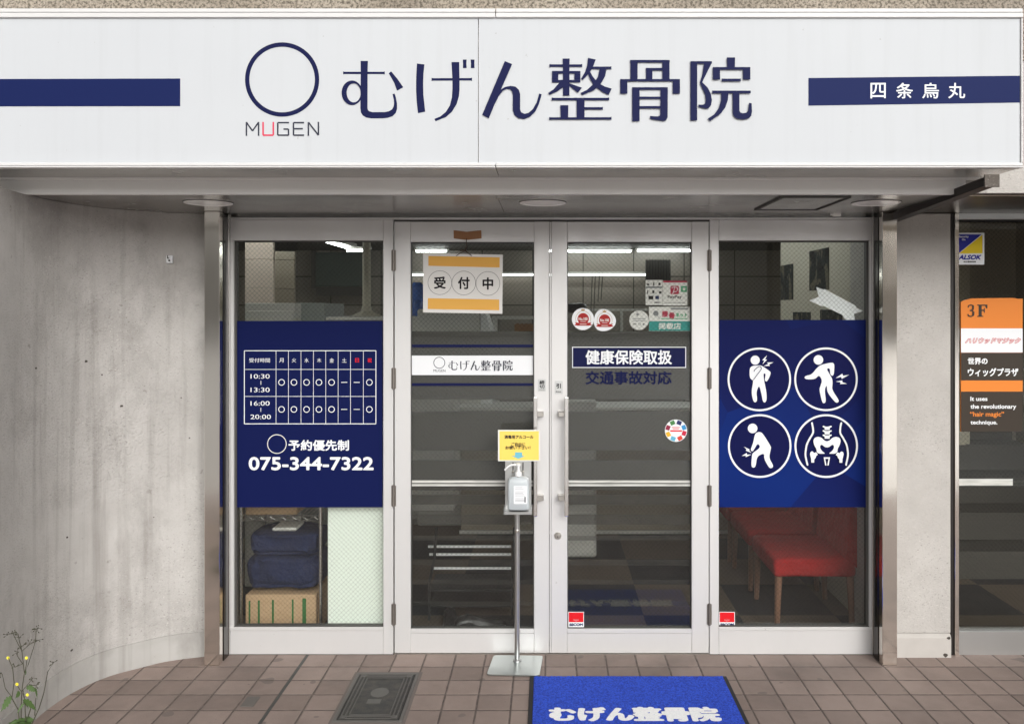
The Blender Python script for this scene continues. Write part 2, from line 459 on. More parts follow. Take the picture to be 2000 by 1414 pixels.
M['board_green'] = mat('dark_green_board', lin((70, 86, 82)), .3)
M['water'] = mat('blue_bottle', lin((60, 110, 200)), .15, Transmission_Weight=.3)
M['shoe'] = mat('black_leather', lin((26, 26, 28)), .3)
M['leaf'] = mat('leaf_green', lin((74, 98, 50)), .6)
M['stem'] = mat('stem_brown', lin((72, 72, 54)), .7)
M['petal'] = mat('petal_yellow', lin((250, 236, 70)), .5)
M['lens'] = mat('lamp_lens', lin((254, 253, 250)), .25)
M['lamp_edge'] = mat('painted_lamp_shadow', lin((60, 57, 54)), .7)
def m_wall_tile():
    m = mat('panel_wall', rough=.35); n = N(m)
    br = n.new('TexBrick'); br.offset = 0; br.inputs['Scale'].default_value = 1
    br.inputs['Brick Width'].default_value = .566; br.inputs['Row Height'].default_value = .322; br.inputs['Mortar Size'].default_value = .006
    br.inputs['Color1'].default_value = lin((158, 150, 140)); br.inputs['Color2'].default_value = lin((148, 141, 132)); br.inputs['Mortar'].default_value = lin((60, 56, 50))
    mp = n.new('Mapping'); mp.inputs['Rotation'].default_value = (R(90), 0, 0); mp.inputs['Location'].default_value = (.17, .04, 0)
    tc = n.new('TexCoord'); n.l(tc.outputs['Object'], mp.inputs[0]); n.l(mp.outputs[0], br.inputs['Vector'])
    n.color(br.outputs['Color']); return m
M['wall_tile'] = m_wall_tile()
def m_carpet():
    m = mat('carpet_tiles', rough=.95); n = N(m)
    ck = n.new('TexChecker'); ck.inputs['Scale'].default_value = 2.0; n.l(n.obj(), ck.inputs['Vector'])
    ck.inputs['Color1'].default_value = lin((24, 25, 31)); ck.inputs['Color2'].default_value = lin((92, 79, 66))
    n.color(n.mix(n.ramp(n.noise(n.obj(), 300, 2), [(.4, 0), (.6, .3)]), ck.outputs['Color'], lin((30, 28, 28)))); return m
M['carpet'] = m_carpet()
def m_emit(name, c, s):
    m = bpy.data.materials.new(name); m.use_nodes = True; n = N(m); n.t.nodes.remove(n.p)
    e = n.new('Emission'); e.inputs[0].default_value = c; e.inputs[1].default_value = s; n.l(e.outputs[0], n.t.nodes['Material Output'].inputs[0]); return m
M['tube'] = m_emit('lit_tube', (.95, 1, .98, 1), 22)
M['tube_dim'] = m_emit('dimmer_tube', (.97, 1, .96, 1), 5)
def m_facade():
    m = mat('grey_facade', rough=.8); n = N(m); n.color(n.mix(n.noise(n.obj((1, 1, .4)), 1.2, 4), lin((170, 166, 158)), lin((200, 196, 188)))); return m
M['facade'] = m_facade()
M['window_far'] = mat('far_window', lin((52, 58, 62)), .12)

# ------------------------------------------------------------------ the setting
def sheet(name, x0, x1, y0, y1, z, m, nx=1, ny=1):
    return struct(MB().quad((x0, y0, z), (x1, y0, z), (x1, y1, z), (x0, y1, z)).build(name, m))
sheet('ground', -120, 120, -140, 120, -.06, M['asphalt'])
struct(MB().box(-14, 14, -3.7, .03, -.05, 0).build('pavement', M['tiles']))
sheet('road', -60, 60, -46.5, -3.7, -.012, M['asphalt'])
mb = MB()
for a, b in ((-4.018, -3.924), (-3.866, -3.786)): mb.quad((-60, a, -.008), (60, a, -.008), (60, b, -.008), (-60, b, -.008))
struct(mb.build('road_line', M['paint']))
struct(MB().box(-60, 60, -50.5, -46.5, -.05, .12).build('far_pavement', m_plaster('far_paving', (120, 116, 112), (140, 136, 130), 0, False)))
struct(MB().box(-3.5, 2.85, .085, 5.7, -.04, .004).build('carpet_floor', M['carpet']))

# wall and canopy of the building
YL = -.70                                # face of the lintel above the shop
SOF = 2.0422                             # height of the soffit
t = thing('building_lintel', 'weathered concrete lintel of the building above and behind the long white sign', 'lintel', (0, YL, SOF), kind='thing')
MB().box(-4.5, 1.60, YL, -.35, 2.20, 2.55).box(-4.5, 4.5, YL, -.35, 2.5505, 3.6).build('concrete_face', M['concrete'], t)
MB().box(-4.5, 1.598, YL + .002, YL + .03, SOF - .001, 2.20).build('metal_cladding', M['clad'], t)
MB().box(1.6005, 4.5, YL + .004, -.35, SOF + .004, 2.55).build('plaster_face', M['pillar'], t)

t = thing('metal_soffit', 'reflective grey metal soffit over the recessed entrance', 'soffit', (0, -.35, SOF), kind='thing')
def grid_panel(x0, x1):
    return MB().box(x0, x1, YL + .03, .06, SOF, SOF + .03)
grid_panel(-2.3, X(968, -.7) ).build('soffit_panel', M['soffit'], t)
grid_panel(X(968, -.7) + .002, 1.60).build('soffit_panel', M['soffit'], t)
hatch = MB()
p = [W(1477, 410), W(1602, 410), W(1650, 384), W(1518, 384)]
def on_soffit(px, py, z=SOF):
    d = F * (z - H) / (CY - py); return Vector(((px - CX) * d / F, d - D, z))
q = [on_soffit(1478, 409), on_soffit(1607, 409), on_soffit(1650, 384), on_soffit(1518, 384)]
hx0, hx1, hy0, hy1 = (q[0].x + q[3].x) / 2, (q[1].x + q[2].x) / 2, q[0].y, q[2].y
hw = .004
for (a, b, c, d_) in ((hx0, hx1, hy0 - hw, hy0), (hx0, hx1, hy1, hy1 + hw), (hx0, hx0 + hw, hy1 + hw, hy0 - hw), (hx1 - hw, hx1, hy1 + hw, hy0 - hw)):
    hatch.box(a, b, c, d_, SOF - .006, SOF - .0005)
MB().box(hx0 + .02, hx1 - .02, hy1 + .02, hy0 - .02, SOF - .003, SOF - .0005).build('access_hatch', M['soffit'], t)
hatch.build('hatch_frame', M['gasket'], t)
mb = MB().box(1.6005, 4.5, -.349, .30, SOF + .0045, SOF + .03).box(1.6005, 4.5, YL + .03, -.3492, SOF - .004, SOF + .0035); mb.build('neighbour_soffit', m_brushed('brown_soffit', (92, 84, 76), .3, 'x', .03), t)

for px, lab in ((407, 'round white downlight in the soffit near the curved wall'), (1060, 'round white downlight in the soffit above the double doors'), (1711, 'round white downlight in the soffit beside the hatch')):
    c = on_soffit(px, 396)
    t = thing('downlight', lab, 'ceiling light', (c.x, c.y, SOF), 'round downlights in the canopy soffit')
    MB().lathe([(.096, 0), (.097, -.002), (.094, -.0045), (.082, -.005), (.078, -.0035), (.078, -.0005)], (c.x, c.y, SOF - .0005), 48).build('trim_ring', M['lens'], t, True)
    MB().lathe([(.0985, 0), (.0985, -.0012), (.0972, -.0012), (.0972, 0)], (c.x, c.y, SOF - .0005), 48).build('shadow_gap', M['lamp_edge'], t)  # dark ring added as the trim's shade line, so it stands out
    MB().lathe([(.077, -.001), (.076, -.003), (.05, -.0042), (.001, -.0046)], (c.x, c.y, SOF - .0005), 48).build('lens', M['lens'], t, True)

# steel angle under the right end of the canopy
t = thing('steel_bar', 'dark steel bar running from the sign back to the right column', 'steel bar', (1.575, -.5, 2.03))
a, b = Vector((1.575, -.93, 2.058)), Vector((1.575, -.02, 2.016))
MB().prism([a + Vector((-.022, 0, -.018)), a + Vector((.022, 0, -.018)), a + Vector((.022, 0, .014)), a + Vector((-.022, 0, .014))], b - a).build('bar', M['iron'], t)
MB().box(1.549, 1.601, -.937, -.929, 2.034, 2.079).build('end_plate', m_plaster('rusty_plate', (84, 78, 72), (104, 96, 89), .8), t)

# curved plaster wall on the left
pts = [(-1.535, -.012), (-1.60, -.022), (-1.735, -.072), (-1.828, -.145), (-1.922, -.235), (-1.985, -.37), (-2.008, -.53), (-2.0, -.70), (-1.985, -.82), (-1.975, -.905)]
def catmull(P, n=10):
    P = [Vector((*p, 0)) if len(p) == 2 else Vector(p) for p in P]; Q = [P[0] * 2 - P[1]] + P + [P[-1] * 2 - P[-2]]; out = []
    for i in range(1, len(Q) - 2):
        for k in range(n):
            u = k / n; a, b, c, d = Q[i - 1], Q[i], Q[i + 1], Q[i + 2]
            out.append(.5 * ((2 * b) + (c - a) * u + (2 * a - 5 * b + 4 * c - d) * u * u + (3 * b - a - 3 * c + d) * u ** 3))
    return out + [P[-1]]
curve = catmull(pts, 8)
t = thing('plaster_wall', 'curved rough plaster wall to the left of the entrance', 'wall', (-1.9, -.3, 0), kind='thing')
def curved(z0, z1, off, name, m):
    bm = bmesh.new(); fr, bk = [], []
    nrm = []
    for i, p in enumerate(curve):
        tg = (curve[min(i + 1, len(curve) - 1)] - curve[max(i - 1, 0)]).normalized(); nrm.append(Vector((tg.y, -tg.x, 0)) * -1)
    cols = []
    for p, nn in zip(curve, nrm):
        f = p - nn * off; g = p + nn * .12
        if nn.x > 0: f, g = p + nn * off, p - nn * .12
        cols.append([bm.verts.new((f.x, f.y, z0)), bm.verts.new((f.x, f.y, z1)), bm.verts.new((g.x, g.y, z1)), bm.verts.new((g.x, g.y, z0))])
    for a, b in zip(cols, cols[1:]):
        for k in range(4): bm.faces.new((a[k], a[(k + 1) % 4], b[(k + 1) % 4], b[k]))
    bm.faces.new(cols[0]); bm.faces.new(cols[-1])
    return obj(name, bm, m, t, True)
curved(.116, SOF - .001, 0, 'rough_face', M['plaster'])
curved(-.02, .1155, .004, 'plinth', M['plinth'])
def on_wall(px):
    for a, b in zip(curve, curve[1:]):
        ka, kb = a.x / (a.y + D), b.x / (b.y + D); k = (px - CX) / F
        if min(ka, kb) <= k <= max(ka, kb) and abs(kb - ka) > 1e-9:
            u = (k - ka) / (kb - ka); p = a + (b - a) * u; tg = (b - a).normalized(); nn = Vector((-tg.y, tg.x, 0)); return p, nn if nn.y < 0 or nn.x > 0 else -nn
for px, py, r0 in ((237.5, 793, .0085), (168, 706, .008), (131, 1049, .006), (70, 719, .006), (199, 732, .004), (354, 777, .004), (370, 855, .004), (140, 1269, .007), (300, 1010, .003)):
    p, nn = on_wall(px); zc = ZZ(py, p.y); u = Vector((nn.y, -nn.x, 0)); q = p + nn * .0015; rr = [r0 * random.uniform(.6, 1.1) for _ in range(14)]
    MB().prism([q + u * rr[k] * math.cos(k * math.pi / 7) + Vector((0, 0, zc + rr[k] * .75 * math.sin(k * math.pi / 7))) for k in range(14)], -nn * .003).build('pit', M['pit'], t)
c = None
for i in range(len(curve) - 1):          # where on the wall the photo's pixel column 328 falls
    if (curve[i].x / (curve[i].y + D)) >= (328 - CX) / F >= (curve[i + 1].x / (curve[i + 1].y + D)): c = curve[i]
t = thing('wall_bracket', 'small white square plate with a hook on the curved wall', 'wall plate', (c.x, c.y, ZZ(507, c.y)))
zc = ZZ(507, c.y)
MB().box(c.x - .0145, c.x + .0145, c.y - .022, c.y - .012, zc - .018, zc + .018, .002).build('plate', M['white'], t)
MB().tube([(c.x - .002, c.y - .018, zc + .004), (c.x - .002, c.y - .034, zc + .004), (c.x - .002, c.y - .034, zc + .016)], .0028, 8).build('hook', M['iron'], t)
MB().lathe([(.004, 0), (.004, -.006), (.001, -.008)], (c.x + .001, c.y - .021, zc - .006), 12, 'Y').build('screw', M['iron'], t)

# plaster pillar between the shop and its neighbour
t = thing('plaster_pillar', 'narrow white plaster pillar between the steel column and the neighbouring window', 'pillar', (1.72, 0, 0), kind='thing')
MB().box(1.545, X(1857, -.02), -.02, .4, .107, SOF + .002, .003).build('shaft', M['pillar'], t)
pl = MB(); x1_ = X(1857, -.03); prof = [(-.034, -.02), (-.034, .09), (-.029, .1), (-.021, .1065), (.4, .1065), (.4, -.02)]
pl.prism([(1.545, y_, z_) for y_, z_ in prof], (x1_ - 1.545, 0, 0)); pl.build('plinth', M['pillar_plinth'], t)
for (cx, cz, r_) in ((X(1847, -.034), .012, .013), (X(1853, -.034), .09, .009)):
    MB().prism([(cx + r_ * random.uniform(.7, 1.2) * math.cos(k), -.0345, cz + r_ * .7 * random.uniform(.7, 1.2) * math.sin(k)) for k in [i * .57 for i in range(11)]], (0, .003, 0)).build('chip', M['pit'], t)
MB().box(1.574, 1.66, -.0245, -.0205, 1.985, 2.04).build('patch_plate', M['pillar_plinth'], t)

# stainless columns with shutter guides
for name, x0, x1, inner, lab in (('l', -1.545, -1.476, 1, 'brushed stainless steel column beside the curved wall'), ('r', 1.504, 1.571, -1, 'brushed stainless steel column beside the white pillar')):
    t = thing('steel_column', lab, 'column', ((x0 + x1) / 2, -.06, 0), 'stainless columns either side of the shopfront')
    MB().box(x0, x1, -.126, -.088, 0, SOF - .001, .002).build('front_cover', M['steel'], t)
    xa, xb = (x0, x1 - .012) if inner > 0 else (x0 + .012, x1)
    MB().box(xa, xb, -.0878, -.0722, 0, SOF - .001).build('shutter_slot', M['black'], t)
    xa, xb = (x0, x1 - .001) if inner > 0 else (x0 + .001, x1)
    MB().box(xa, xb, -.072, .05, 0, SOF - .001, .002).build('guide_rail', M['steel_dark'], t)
    xi = x1 if inner > 0 else x0
    MB().box(xi - .006 if inner > 0 else xi - .0015, xi + .0015 if inner > 0 else xi + .006, -.014, -.006, 0, SOF - .002).build('edge_trim', M['bar'], t)

# ------------------------------------------------------------------ long fascia sign
YS = -.958
zt, zb = ZZ(17, YS), ZZ(328, YS)
xl, xr = X(-420, YS), X(1998, YS)
t = thing('fascia_sign', 'long white fascia sign with navy Japanese lettering over the entrance', 'sign', (0, YS, zb))
xm = X(934, YS)
def sp_(a, b): return MB().box(a, b, YS + .006, YS + .02, ZZ(322, YS), ZZ(33, YS))
sp_(xl + .01, xm - .0014).build('face_panel', M['sign'], t)
sp_(xm + .0014, xr - .008).build('face_panel', M['sign'], t)
mb = MB(); xj = X(968, YS)
for a, b in ((xl, xj - .0012), (xj + .0012, xr)):
    mb.box(a, b, YS, YS + .03, ZZ(24.5, YS), zt, .0015).box(a, b, YS - .003, YS + .03, ZZ(35, YS), ZZ(26, YS), .0015)
    mb.box(a, b, YS, YS + .03, ZZ(324, YS) , ZZ(318, YS), .0015).box(a, b, YS - .003, YS + .03, zb, ZZ(325, YS), .0015)
mb.box(xr - .006, xr, YS, YS + .03, ZZ(317.6, YS), ZZ(35.4, YS), .0015)
mb.build('frame', M['frame_white'], t)
mb = MB()
for a, b in ((xl, xj - .0012), (xj + .0012, xr)): mb.box(a, b, YS + .031, YL - .022, zb + .002, zt - .003)
mb.build('box_body', M['soffit'], t)
MB().box(xl, xr - .03, YL - .021, YL - .001, zb - .006, zb + .03, .003).build('rear_trim', M['clad'], t)
yl = YS + .0052
Flat(yl).poly([(-400, 156), (352, 154), (352, 208), (-400, 209)]).build('navy_bar', M['navy_bar'], t)
Flat(yl).poly([(1579, 153), (1992, 148.5), (1992, 201), (1579, 207)]).build('navy_bar', M['navy_bar'], t)
for ch, x0, x1 in (('四', 1700, 1730), ('条', 1750, 1783), ('烏', 1801, 1834), ('丸', 1852, 1885)): Flat(yl - .0008).text(ch, x0, 162.5, x1, 193, .8).build('branch_letter', M['white'], t)

z1, z2, z3 = zoomed(660, 100, 7.407), zoomed(930, 100, 7.407), zoomed(1200, 100, 7.143)
MINCHO = []                                # outlines of the six characters in photo pixels
def add(z, *polys):
    for p in polys: MINCHO.append([z(*q) for q in p])
def rc(x0, y0, x1, y1): return [(x0, y0), (x1, y0), (x1, y1), (x0, y1)]
add(z1, [(75, 297), (95, 303), (660, 303), (678, 297), (678, 342), (660, 336), (95, 336), (75, 342)],
    [(328, 146), (434, 146), (430, 300), (428, 820), (432, 850), (450, 872), (500, 886), (680, 885), (740, 872), (785, 845), (805, 805), (812, 760), (808, 700), (790, 625), (822, 618), (840, 680), (855, 760), (856, 840), (835, 900), (790, 945), (720, 968), (640, 976), (480, 976), (410, 964), (360, 935), (333, 890), (325, 830), (330, 300)],
    [(770, 297), (860, 405), (945, 527), (855, 577), (815, 465), (735, 325)],
    [(1143, 183), (1252, 197), (1238, 330), (1233, 470), (1237, 640), (1263, 880), (1158, 900), (1140, 740), (1131, 560), (1133, 380)],
    [(1355, 390), (1375, 396), (1920, 394), (1940, 388), (1940, 436), (1920, 429), (1375, 431), (1355, 437)],
    [(1643, 163), (1755, 163), (1757, 300), (1760, 430), (1760, 560), (1750, 660), (1718, 770), (1650, 880), (1560, 958), (1412, 1018), (1395, 985), (1480, 950), (1560, 885), (1620, 790), (1650, 670), (1657, 540), (1656, 400)],
    [(1807, 127), (1862, 127), (1859, 188), (1862, 250), (1808, 250), (1811, 188)], [(1920, 127), (1977, 127), (1974, 188), (1977, 250), (1922, 250), (1925, 188)])
n_ = 40
for k in range(n_):
    a0, a1 = k * 2 * math.pi / n_, (k + 1) * 2 * math.pi / n_
    MINCHO.append([z1(205 + 150 * math.cos(a0), 608 + 177 * math.sin(a0)), z1(205 + 150 * math.cos(a1), 608 + 177 * math.sin(a1)), z1(229 + 101 * math.cos(a1), 608 + 138 * math.sin(a1)), z1(229 + 101 * math.cos(a0), 608 + 138 * math.sin(a0))])
add(z2, [(415, 152), (522, 195), (355, 570), (285, 730), (185, 977), (88, 927)],
    [(300, 640), (360, 562), (420, 525), (500, 509), (570, 521), (617, 565), (637, 630), (637, 850), (650, 890), (700, 913), (760, 898), (820, 845), (875, 750), (913, 620), (948, 632), (910, 770), (855, 880), (780, 955), (690, 990), (610, 975), (555, 930), (530, 860), (531, 640), (520, 590), (490, 557), (440, 552), (385, 582), (325, 660), (255, 800)],
    [(1060, 193), (1085, 199), (1515, 199), (1533, 193), (1533, 240), (1515, 234), (1085, 234), (1060, 240)],
    [(1250, 115), (1353, 115), (1349, 200), (1349, 640), (1353, 650), (1252, 650), (1256, 640), (1256, 200)],
    rc(1097, 295, 1508, 332), rc(1097, 424, 1508, 460), rc(1097, 333, 1187, 423), rc(1421, 333, 1508, 423),
    [(1256, 440), (1256, 530), (1180, 585), (1062, 640), (1040, 612), (1120, 560), (1210, 455)],
    [(1349, 472), (1530, 537), (1470, 610), (1349, 510)],
    [(1618, 105), (1730, 130), (1690, 230), (1640, 320), (1540, 427), (1518, 405), (1570, 320), (1605, 220)],
    [(1660, 232), (1935, 232), (1955, 227), (1955, 272), (1935, 267), (1640, 267)],
    [(1785, 267), (1885, 267), (1865, 370), (1800, 485), (1700, 575), (1530, 643), (1508, 612), (1600, 570), (1690, 490), (1760, 380)],
    [(1645, 305), (1690, 380), (1740, 440), (1795, 485), (1860, 520), (1960, 550), (1915, 643), (1830, 600), (1745, 540), (1690, 485), (1640, 400), (1618, 340)],
    [(1093, 678), (1120, 683), (1900, 683), (1923, 677), (1923, 721), (1900, 717), (1120, 717), (1093, 725)],
    rc(1453, 700, 1567, 970), [(1217, 790), (1333, 790), (1330, 970), (1222, 970)],
    [(1560, 818), (1815, 818), (1832, 812), (1832, 857), (1815, 852), (1560, 852)],
    [(1057, 960), (1085, 965), (1935, 963), (1957, 955), (1957, 1000), (1935, 996), (1085, 997), (1057, 1003)])
add(z3, rc(218, 132, 770, 168), rc(222, 168, 322, 400), rc(667, 168, 767, 400), rc(437, 243, 680, 278), rc(440, 278, 528, 400), rc(80, 398, 912, 430), rc(80, 430, 180, 602), rc(812, 430, 912, 602),
    rc(247, 512, 743, 547), rc(247, 547, 350, 985), rc(340, 643, 645, 675), rc(340, 774, 645, 808),
    [(642, 547), (743, 547), (740, 930), (720, 972), (680, 983), (500, 955), (493, 912), (600, 918), (632, 908), (638, 880)],
    rc(1058, 150, 1152, 975), rc(1150, 150, 1357, 186),
    [(1246, 186), (1347, 186), (1222, 442), (1300, 520), (1340, 600), (1358, 690), (1345, 760), (1310, 808), (1270, 812), (1170, 785), (1168, 755), (1230, 757), (1262, 740), (1272, 690), (1262, 610), (1190, 452), (1225, 330)],
    [(1565, 98), (1680, 98), (1676, 240), (1570, 240)], rc(1370, 232, 1892, 268), rc(1370, 268, 1470, 406), rc(1790, 268, 1892, 406),
    [(1493, 390), (1512, 394), (1742, 394), (1760, 390), (1760, 434), (1742, 430), (1512, 430), (1493, 434)], rc(1360, 560, 1897, 598),
    [(1487, 590), (1587, 590), (1578, 690), (1545, 790), (1480, 880), (1330, 985), (1300, 950), (1390, 890), (1455, 800), (1485, 690)],
    [(1645, 590), (1740, 590), (1740, 840), (1755, 866), (1790, 875), (1835, 868), (1860, 842), (1868, 790), (1875, 730), (1910, 735), (1915, 850), (1905, 910), (1870, 945), (1800, 962), (1720, 955), (1670, 930), (1648, 880)])
def mincho(f, x0, y0, x1, y1):
    ax, ay, bx, by = 667.5, 113, 1468, 238.5
    for p in MINCHO: f.poly([(x0 + (q[0] - ax) / (bx - ax) * (x1 - x0), y0 + (q[1] - ay) / (by - ay) * (y1 - y0)) for q in p])
    return f
mincho(Flat(yl), 667.5, 113, 1468, 238.5).build('lettering', M['navy'], t)
# round emblem: the navy ring alone, its mascot left out
Flat(yl).ring(551, 156, 64, 72.5, 72).build('emblem_ring', M['navy'], t)
f = Flat(yl); zz = zoomed(0, 0, 2.857)
def mstroke(f, z, lines, w):
    for l_ in lines: f.stroke([z(*q) for q in l_], w, False)
mstroke(f, zz, [[(1375, 760), (1375, 682)], [(1375, 684), (1409, 732), (1443, 684)], [(1443, 682), (1443, 760)],
    [(1613, 686), (1550, 686), (1550, 756), (1610, 756), (1610, 722), (1582, 722)], [(1697, 686), (1638, 686), (1638, 756), (1697, 756)], [(1638, 720), (1690, 720)],
    [(1721, 760), (1721, 684), (1777, 756), (1777, 682)]], 2.9)
f.build('name_lettering', M['ink'], t)
f = Flat(yl); mstroke(f, zz, [[(1468, 682), (1468, 756), (1525, 756), (1525, 682)]], 3.2); f.build('name_letter', M['pink'], t)

# ------------------------------------------------------------------ shopfront: mullions, windows, doors
t = thing('storefront', 'silver aluminium header and mullions framing the doors and windows', 'storefront', (0, .02, 0), kind='thing')
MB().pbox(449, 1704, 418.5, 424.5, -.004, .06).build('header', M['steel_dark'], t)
MB().pbox(449, 1704, 425, 429.2, 0, .06, .001).build('header_trim', M['alu'], t)
MB().pbox(770, 1386, 429.4, 432.2, .002, .06).build('door_stop', M['gasket'], t)
for a, b in ((748.5, 768), (1386, 1404)): MB().pbox(a, b, 429.6, 1277.5, 0, .06, .0015).build('mullion', M['alu'], t)
MB().pbox(770, 1385, 1276, 1279, -.002, .08).build('threshold', M['rail'], t)
MB().pbox(1628, 1643, 417, 423, -.02, -.0045, .002).pbox(1622, 1628, 418.5, 421, -.014, -.006, .001).build('cable_clip', M['lens'], t)

YP = .022 - .0022                          # printed face of what sticks on the outside
YG = .022                                 # outer face of the glass
def window(x0, x1, gx0, gx1, lab, side):
    t = thing('fixed_window', lab, 'window', (X((x0 + x1) / 2), .02, 0), 'fixed windows either side of the doors')
    f = MB().pbox(x0, x1, 429.6, 470, .001, .055, .0015).pbox(x0, x1, 1226, 1277.5, .001, .055, .0015)
    f.build('frame', M['alu'], t)
    MB().pbox(x0, x1, 1224.2, 1231, -.004, .0005, .001).build('sill', M['alu'], t)
    ex = (449, 456.5) if side < 0 else (1698, 1704)
    MB().pbox(ex[0], ex[1], 470.2, 1224, .001, .055, .0015).build('stile', M['alu'], t)
    g = MB()
    g.pbox(gx0, gx1, 470.3, 473, .012, .04).pbox(gx0, gx1, 1221, 1223.8, .012, .04)
    if side < 0: g.pbox(456.7, 462, 473.2, 1220.8, .012, .04)
    else: g.pbox(1692, 1697.8, 473.2, 1220.8, .012, .04)
    g.build('gasket', M['gasket'], t)
    MB().pbox(gx0 + .5, gx1 - .5, 472, 1222, YG, YG + .006).build('glass', M['glass'], t)
    return t
window(449, 748.3, 456.7, 748.3, 'fixed window with the navy opening hours poster, left of the doors', -1)
window(1404.2, 1704, 1404.2, 1697.8, 'fixed window with four white pictograms on blue, right of the doors', 1)
FILM = [(647, 780), (803.5, 879.7), (898.5, 957), (985, 985.1), (1004.5, 1024), (1046, 1055), (1093, 1104), (1132.5, 1141), (1174, 1183)]
FILM = [(647, 780), (803.5, 879.7), (898.5, 957), (966, 985), (1004.5, 1024), (1046, 1055), (1093, 1104), (1132.5, 1141), (1174, 1182)]
def door(x0, x1, gx0, gx1, lab, hs, plate, hx, hinge_x):
    t = thing('glass_door', lab, 'door', (X((x0 + x1) / 2), 0, 0), 'double glass doors')
    f = MB().pbox(x0, gx0, 433, 1275, 0, .04, .002).pbox(gx1, x1, 433, 1275, 0, .04, .002)
    f.build('stile', M['alu'], t)
    f = MB().pbox(gx0 + .1, gx1 - .1, 433.3, 473, .002, .038, .0015).pbox(gx0 + .1, gx1 - .1, 1236.5, 1274.8, .002, .038, .0015).pbox(gx0 + .1, gx1 - .1, 1228, 1236.2, -.001, .038, .0015)
    f.build('rail', M['alu'], t)
    g = MB().pbox(gx0 + .1, gx0 + 1.6, 473.2, 1227.8, .008, .034).pbox(gx1 - 1.6, gx1 - .1, 473.2, 1227.8, .008, .034).pbox(gx0 + 1.7, gx1 - 1.7, 473.2, 475, .008, .034).pbox(gx0 + 1.7, gx1 - 1.7, 1226, 1227.8, .008, .034)
    g.build('gasket', M['gasket'], t)
    MB().pbox(gx0 + .8, gx1 - .8, 474, 1227, YG, YG + .006).build('glass', M['glass'], t)
    for k_, (a, b) in enumerate(FILM): MB().pbox(gx0 + 1.7, gx1 - 1.7, a, b, YG + .0066, YG + .0076).build('film_band', M['film%d' % k_], t)
    st = MB()
    for a, b in ((938, 943), (945.2, 949.3)): st.pbox(gx0 + 1.7, gx1 - 1.7, a, b, YP, YP + .0012, at=YP)
    st.build('line_reflection', M['strip'], t)  # painted reflection: two pale bands laid on the pane
    a, b = hx                             # pull bar on stand-offs
    hb = MB().pbox(a, b, 775, 1008, -.062, -.040, .004, at=-.05, seg=2).build('handle', M['bar'], t)
    for yy in (808, 971):
        u0, u1 = (b - 1, b + 12) if hs < 0 else (a - 12, a + 1)
        MB().pbox(u0, u1, yy - 5, yy + 5, -.046, -.001, .002, at=-.02).build('bracket', M['rail'], hb).matrix_parent_inverse = Matrix.Identity(4)
    for yy in (488, 718, 947, 1178):
        c_ = W(hinge_x, yy + 21)
        h = MB().tube([(c_.x, -.004, ZZ(yy + 42)), (c_.x, -.004, ZZ(yy))], .0062, 12)
        h.box(c_.x - .011, c_.x + .011, -.003, -.0012, ZZ(yy + 41), ZZ(yy + 1))
        for k in (8, 17, 26, 34): h.tube([(c_.x, -.004, ZZ(yy + k + .35)), (c_.x, -.004, ZZ(yy + k))], .0068, 12)
        h.build('hinge', M['hinge'], t)
    k, px0, py0, px1, py1 = plate
    pl = Flat(-.0018).rrect(px0, py0, px1, py1, 1.2).build('push_plate', M['steel_plate'], t)
    f = Flat(-.0024)
    if k == 'close': f.text('締', px0 + 3, py0 + 2.5, px1 - 2.5, py0 + 10.5, .5).text('切', px0 + 3, py0 + 11, px1 - 2.5, py0 + 18, .5).text('CLOSE', px0 + 3, py1 - 4.6, px1 - 2.5, py1 - 2.4)
    else: f.text('引', px0 + 3, py0 + 5, px1 - 3.5, py0 + 14.5, .8).text('PULL', px0 + 2.2, py1 - 5.8, px1 - 2.5, py1 - 2.8, .3)
    f.build('plate_lettering', M['black_print'], pl).matrix_parent_inverse = Matrix.Identity(4)
    return t
dl = door(770.5, 1073, 802, 1043, 'glass door with the hanging reception sign and grey film bands', -1, ('close', 1050.5, 740.5, 1066, 764.5), (1041.5, 1049.5), 769)
dr = door(1077, 1384.5, 1108, 1351, 'glass door with round stickers, a key lock and grey film bands', 1, ('pull', 1083.5, 744, 1099, 769.5), (1102, 1110.5), 1385.3)
MB().pbox(1073.4, 1076.7, 433.5, 1275, -.006, .03, .0015).build('meeting_strip', M['alu'], dl)
c_ = W(1089.3, 1046)
MB().lathe([(.0165, 0), (.0165, -.004), (.0145, -.006), (.0115, -.006), (.0105, -.0085), (.001, -.009)], (c_.x, -.0002, c_.z), 32, 'Y').build('lock_cylinder', M['rail'], dr, True)
MB().box(c_.x - .0012, c_.x + .0012, -.0098, -.0085, c_.z - .007, c_.z + .001).build('keyhole', M['black'], dr)

# ------------------------------------------------------------------ posters, signs and stickers on the glass
YP = YG - .0022                           # printed face of what sticks on the outside
def card(x0, y0, x1, y1, m, name, parent, y=None, th=.0012):
    y = YP if y is None else y
    return MB().pbox(x0, x1, y0, y1, y, y + th, at=y).build(name, m, parent)
def L(k): return YP - .0006 * k
t = thing('window_poster', 'navy poster with a white timetable of opening hours and a phone number', 'poster', (X(605), YP, ZZ(990)))
card(462.5, 627, 747.5, 990.5, M['poster_navy'], 'sheet', t)
f = Flat(L(1)); za = zoomed(400, 400, 2.3575)
xs = [182, 328, 385, 443, 500, 557, 614, 671, 730, 788]; ys = [672, 758, 882, 1008]
for x in xs: f.stroke([za(x, ys[0]), za(x, ys[-1])], 1.5 if x in (182, 788) else .85, False)
for y in ys: f.stroke([za(xs[0], y), za(xs[-1], y)], 1.5 if y in (672, 1008) else .95, False)
f.build('table_lines', M['white'], t)
f = Flat(L(1))
def tz(s_, x0, y0, x1, y1, b=.5): f.text(s_, *za(x0, y0), *za(x1, y1), b)
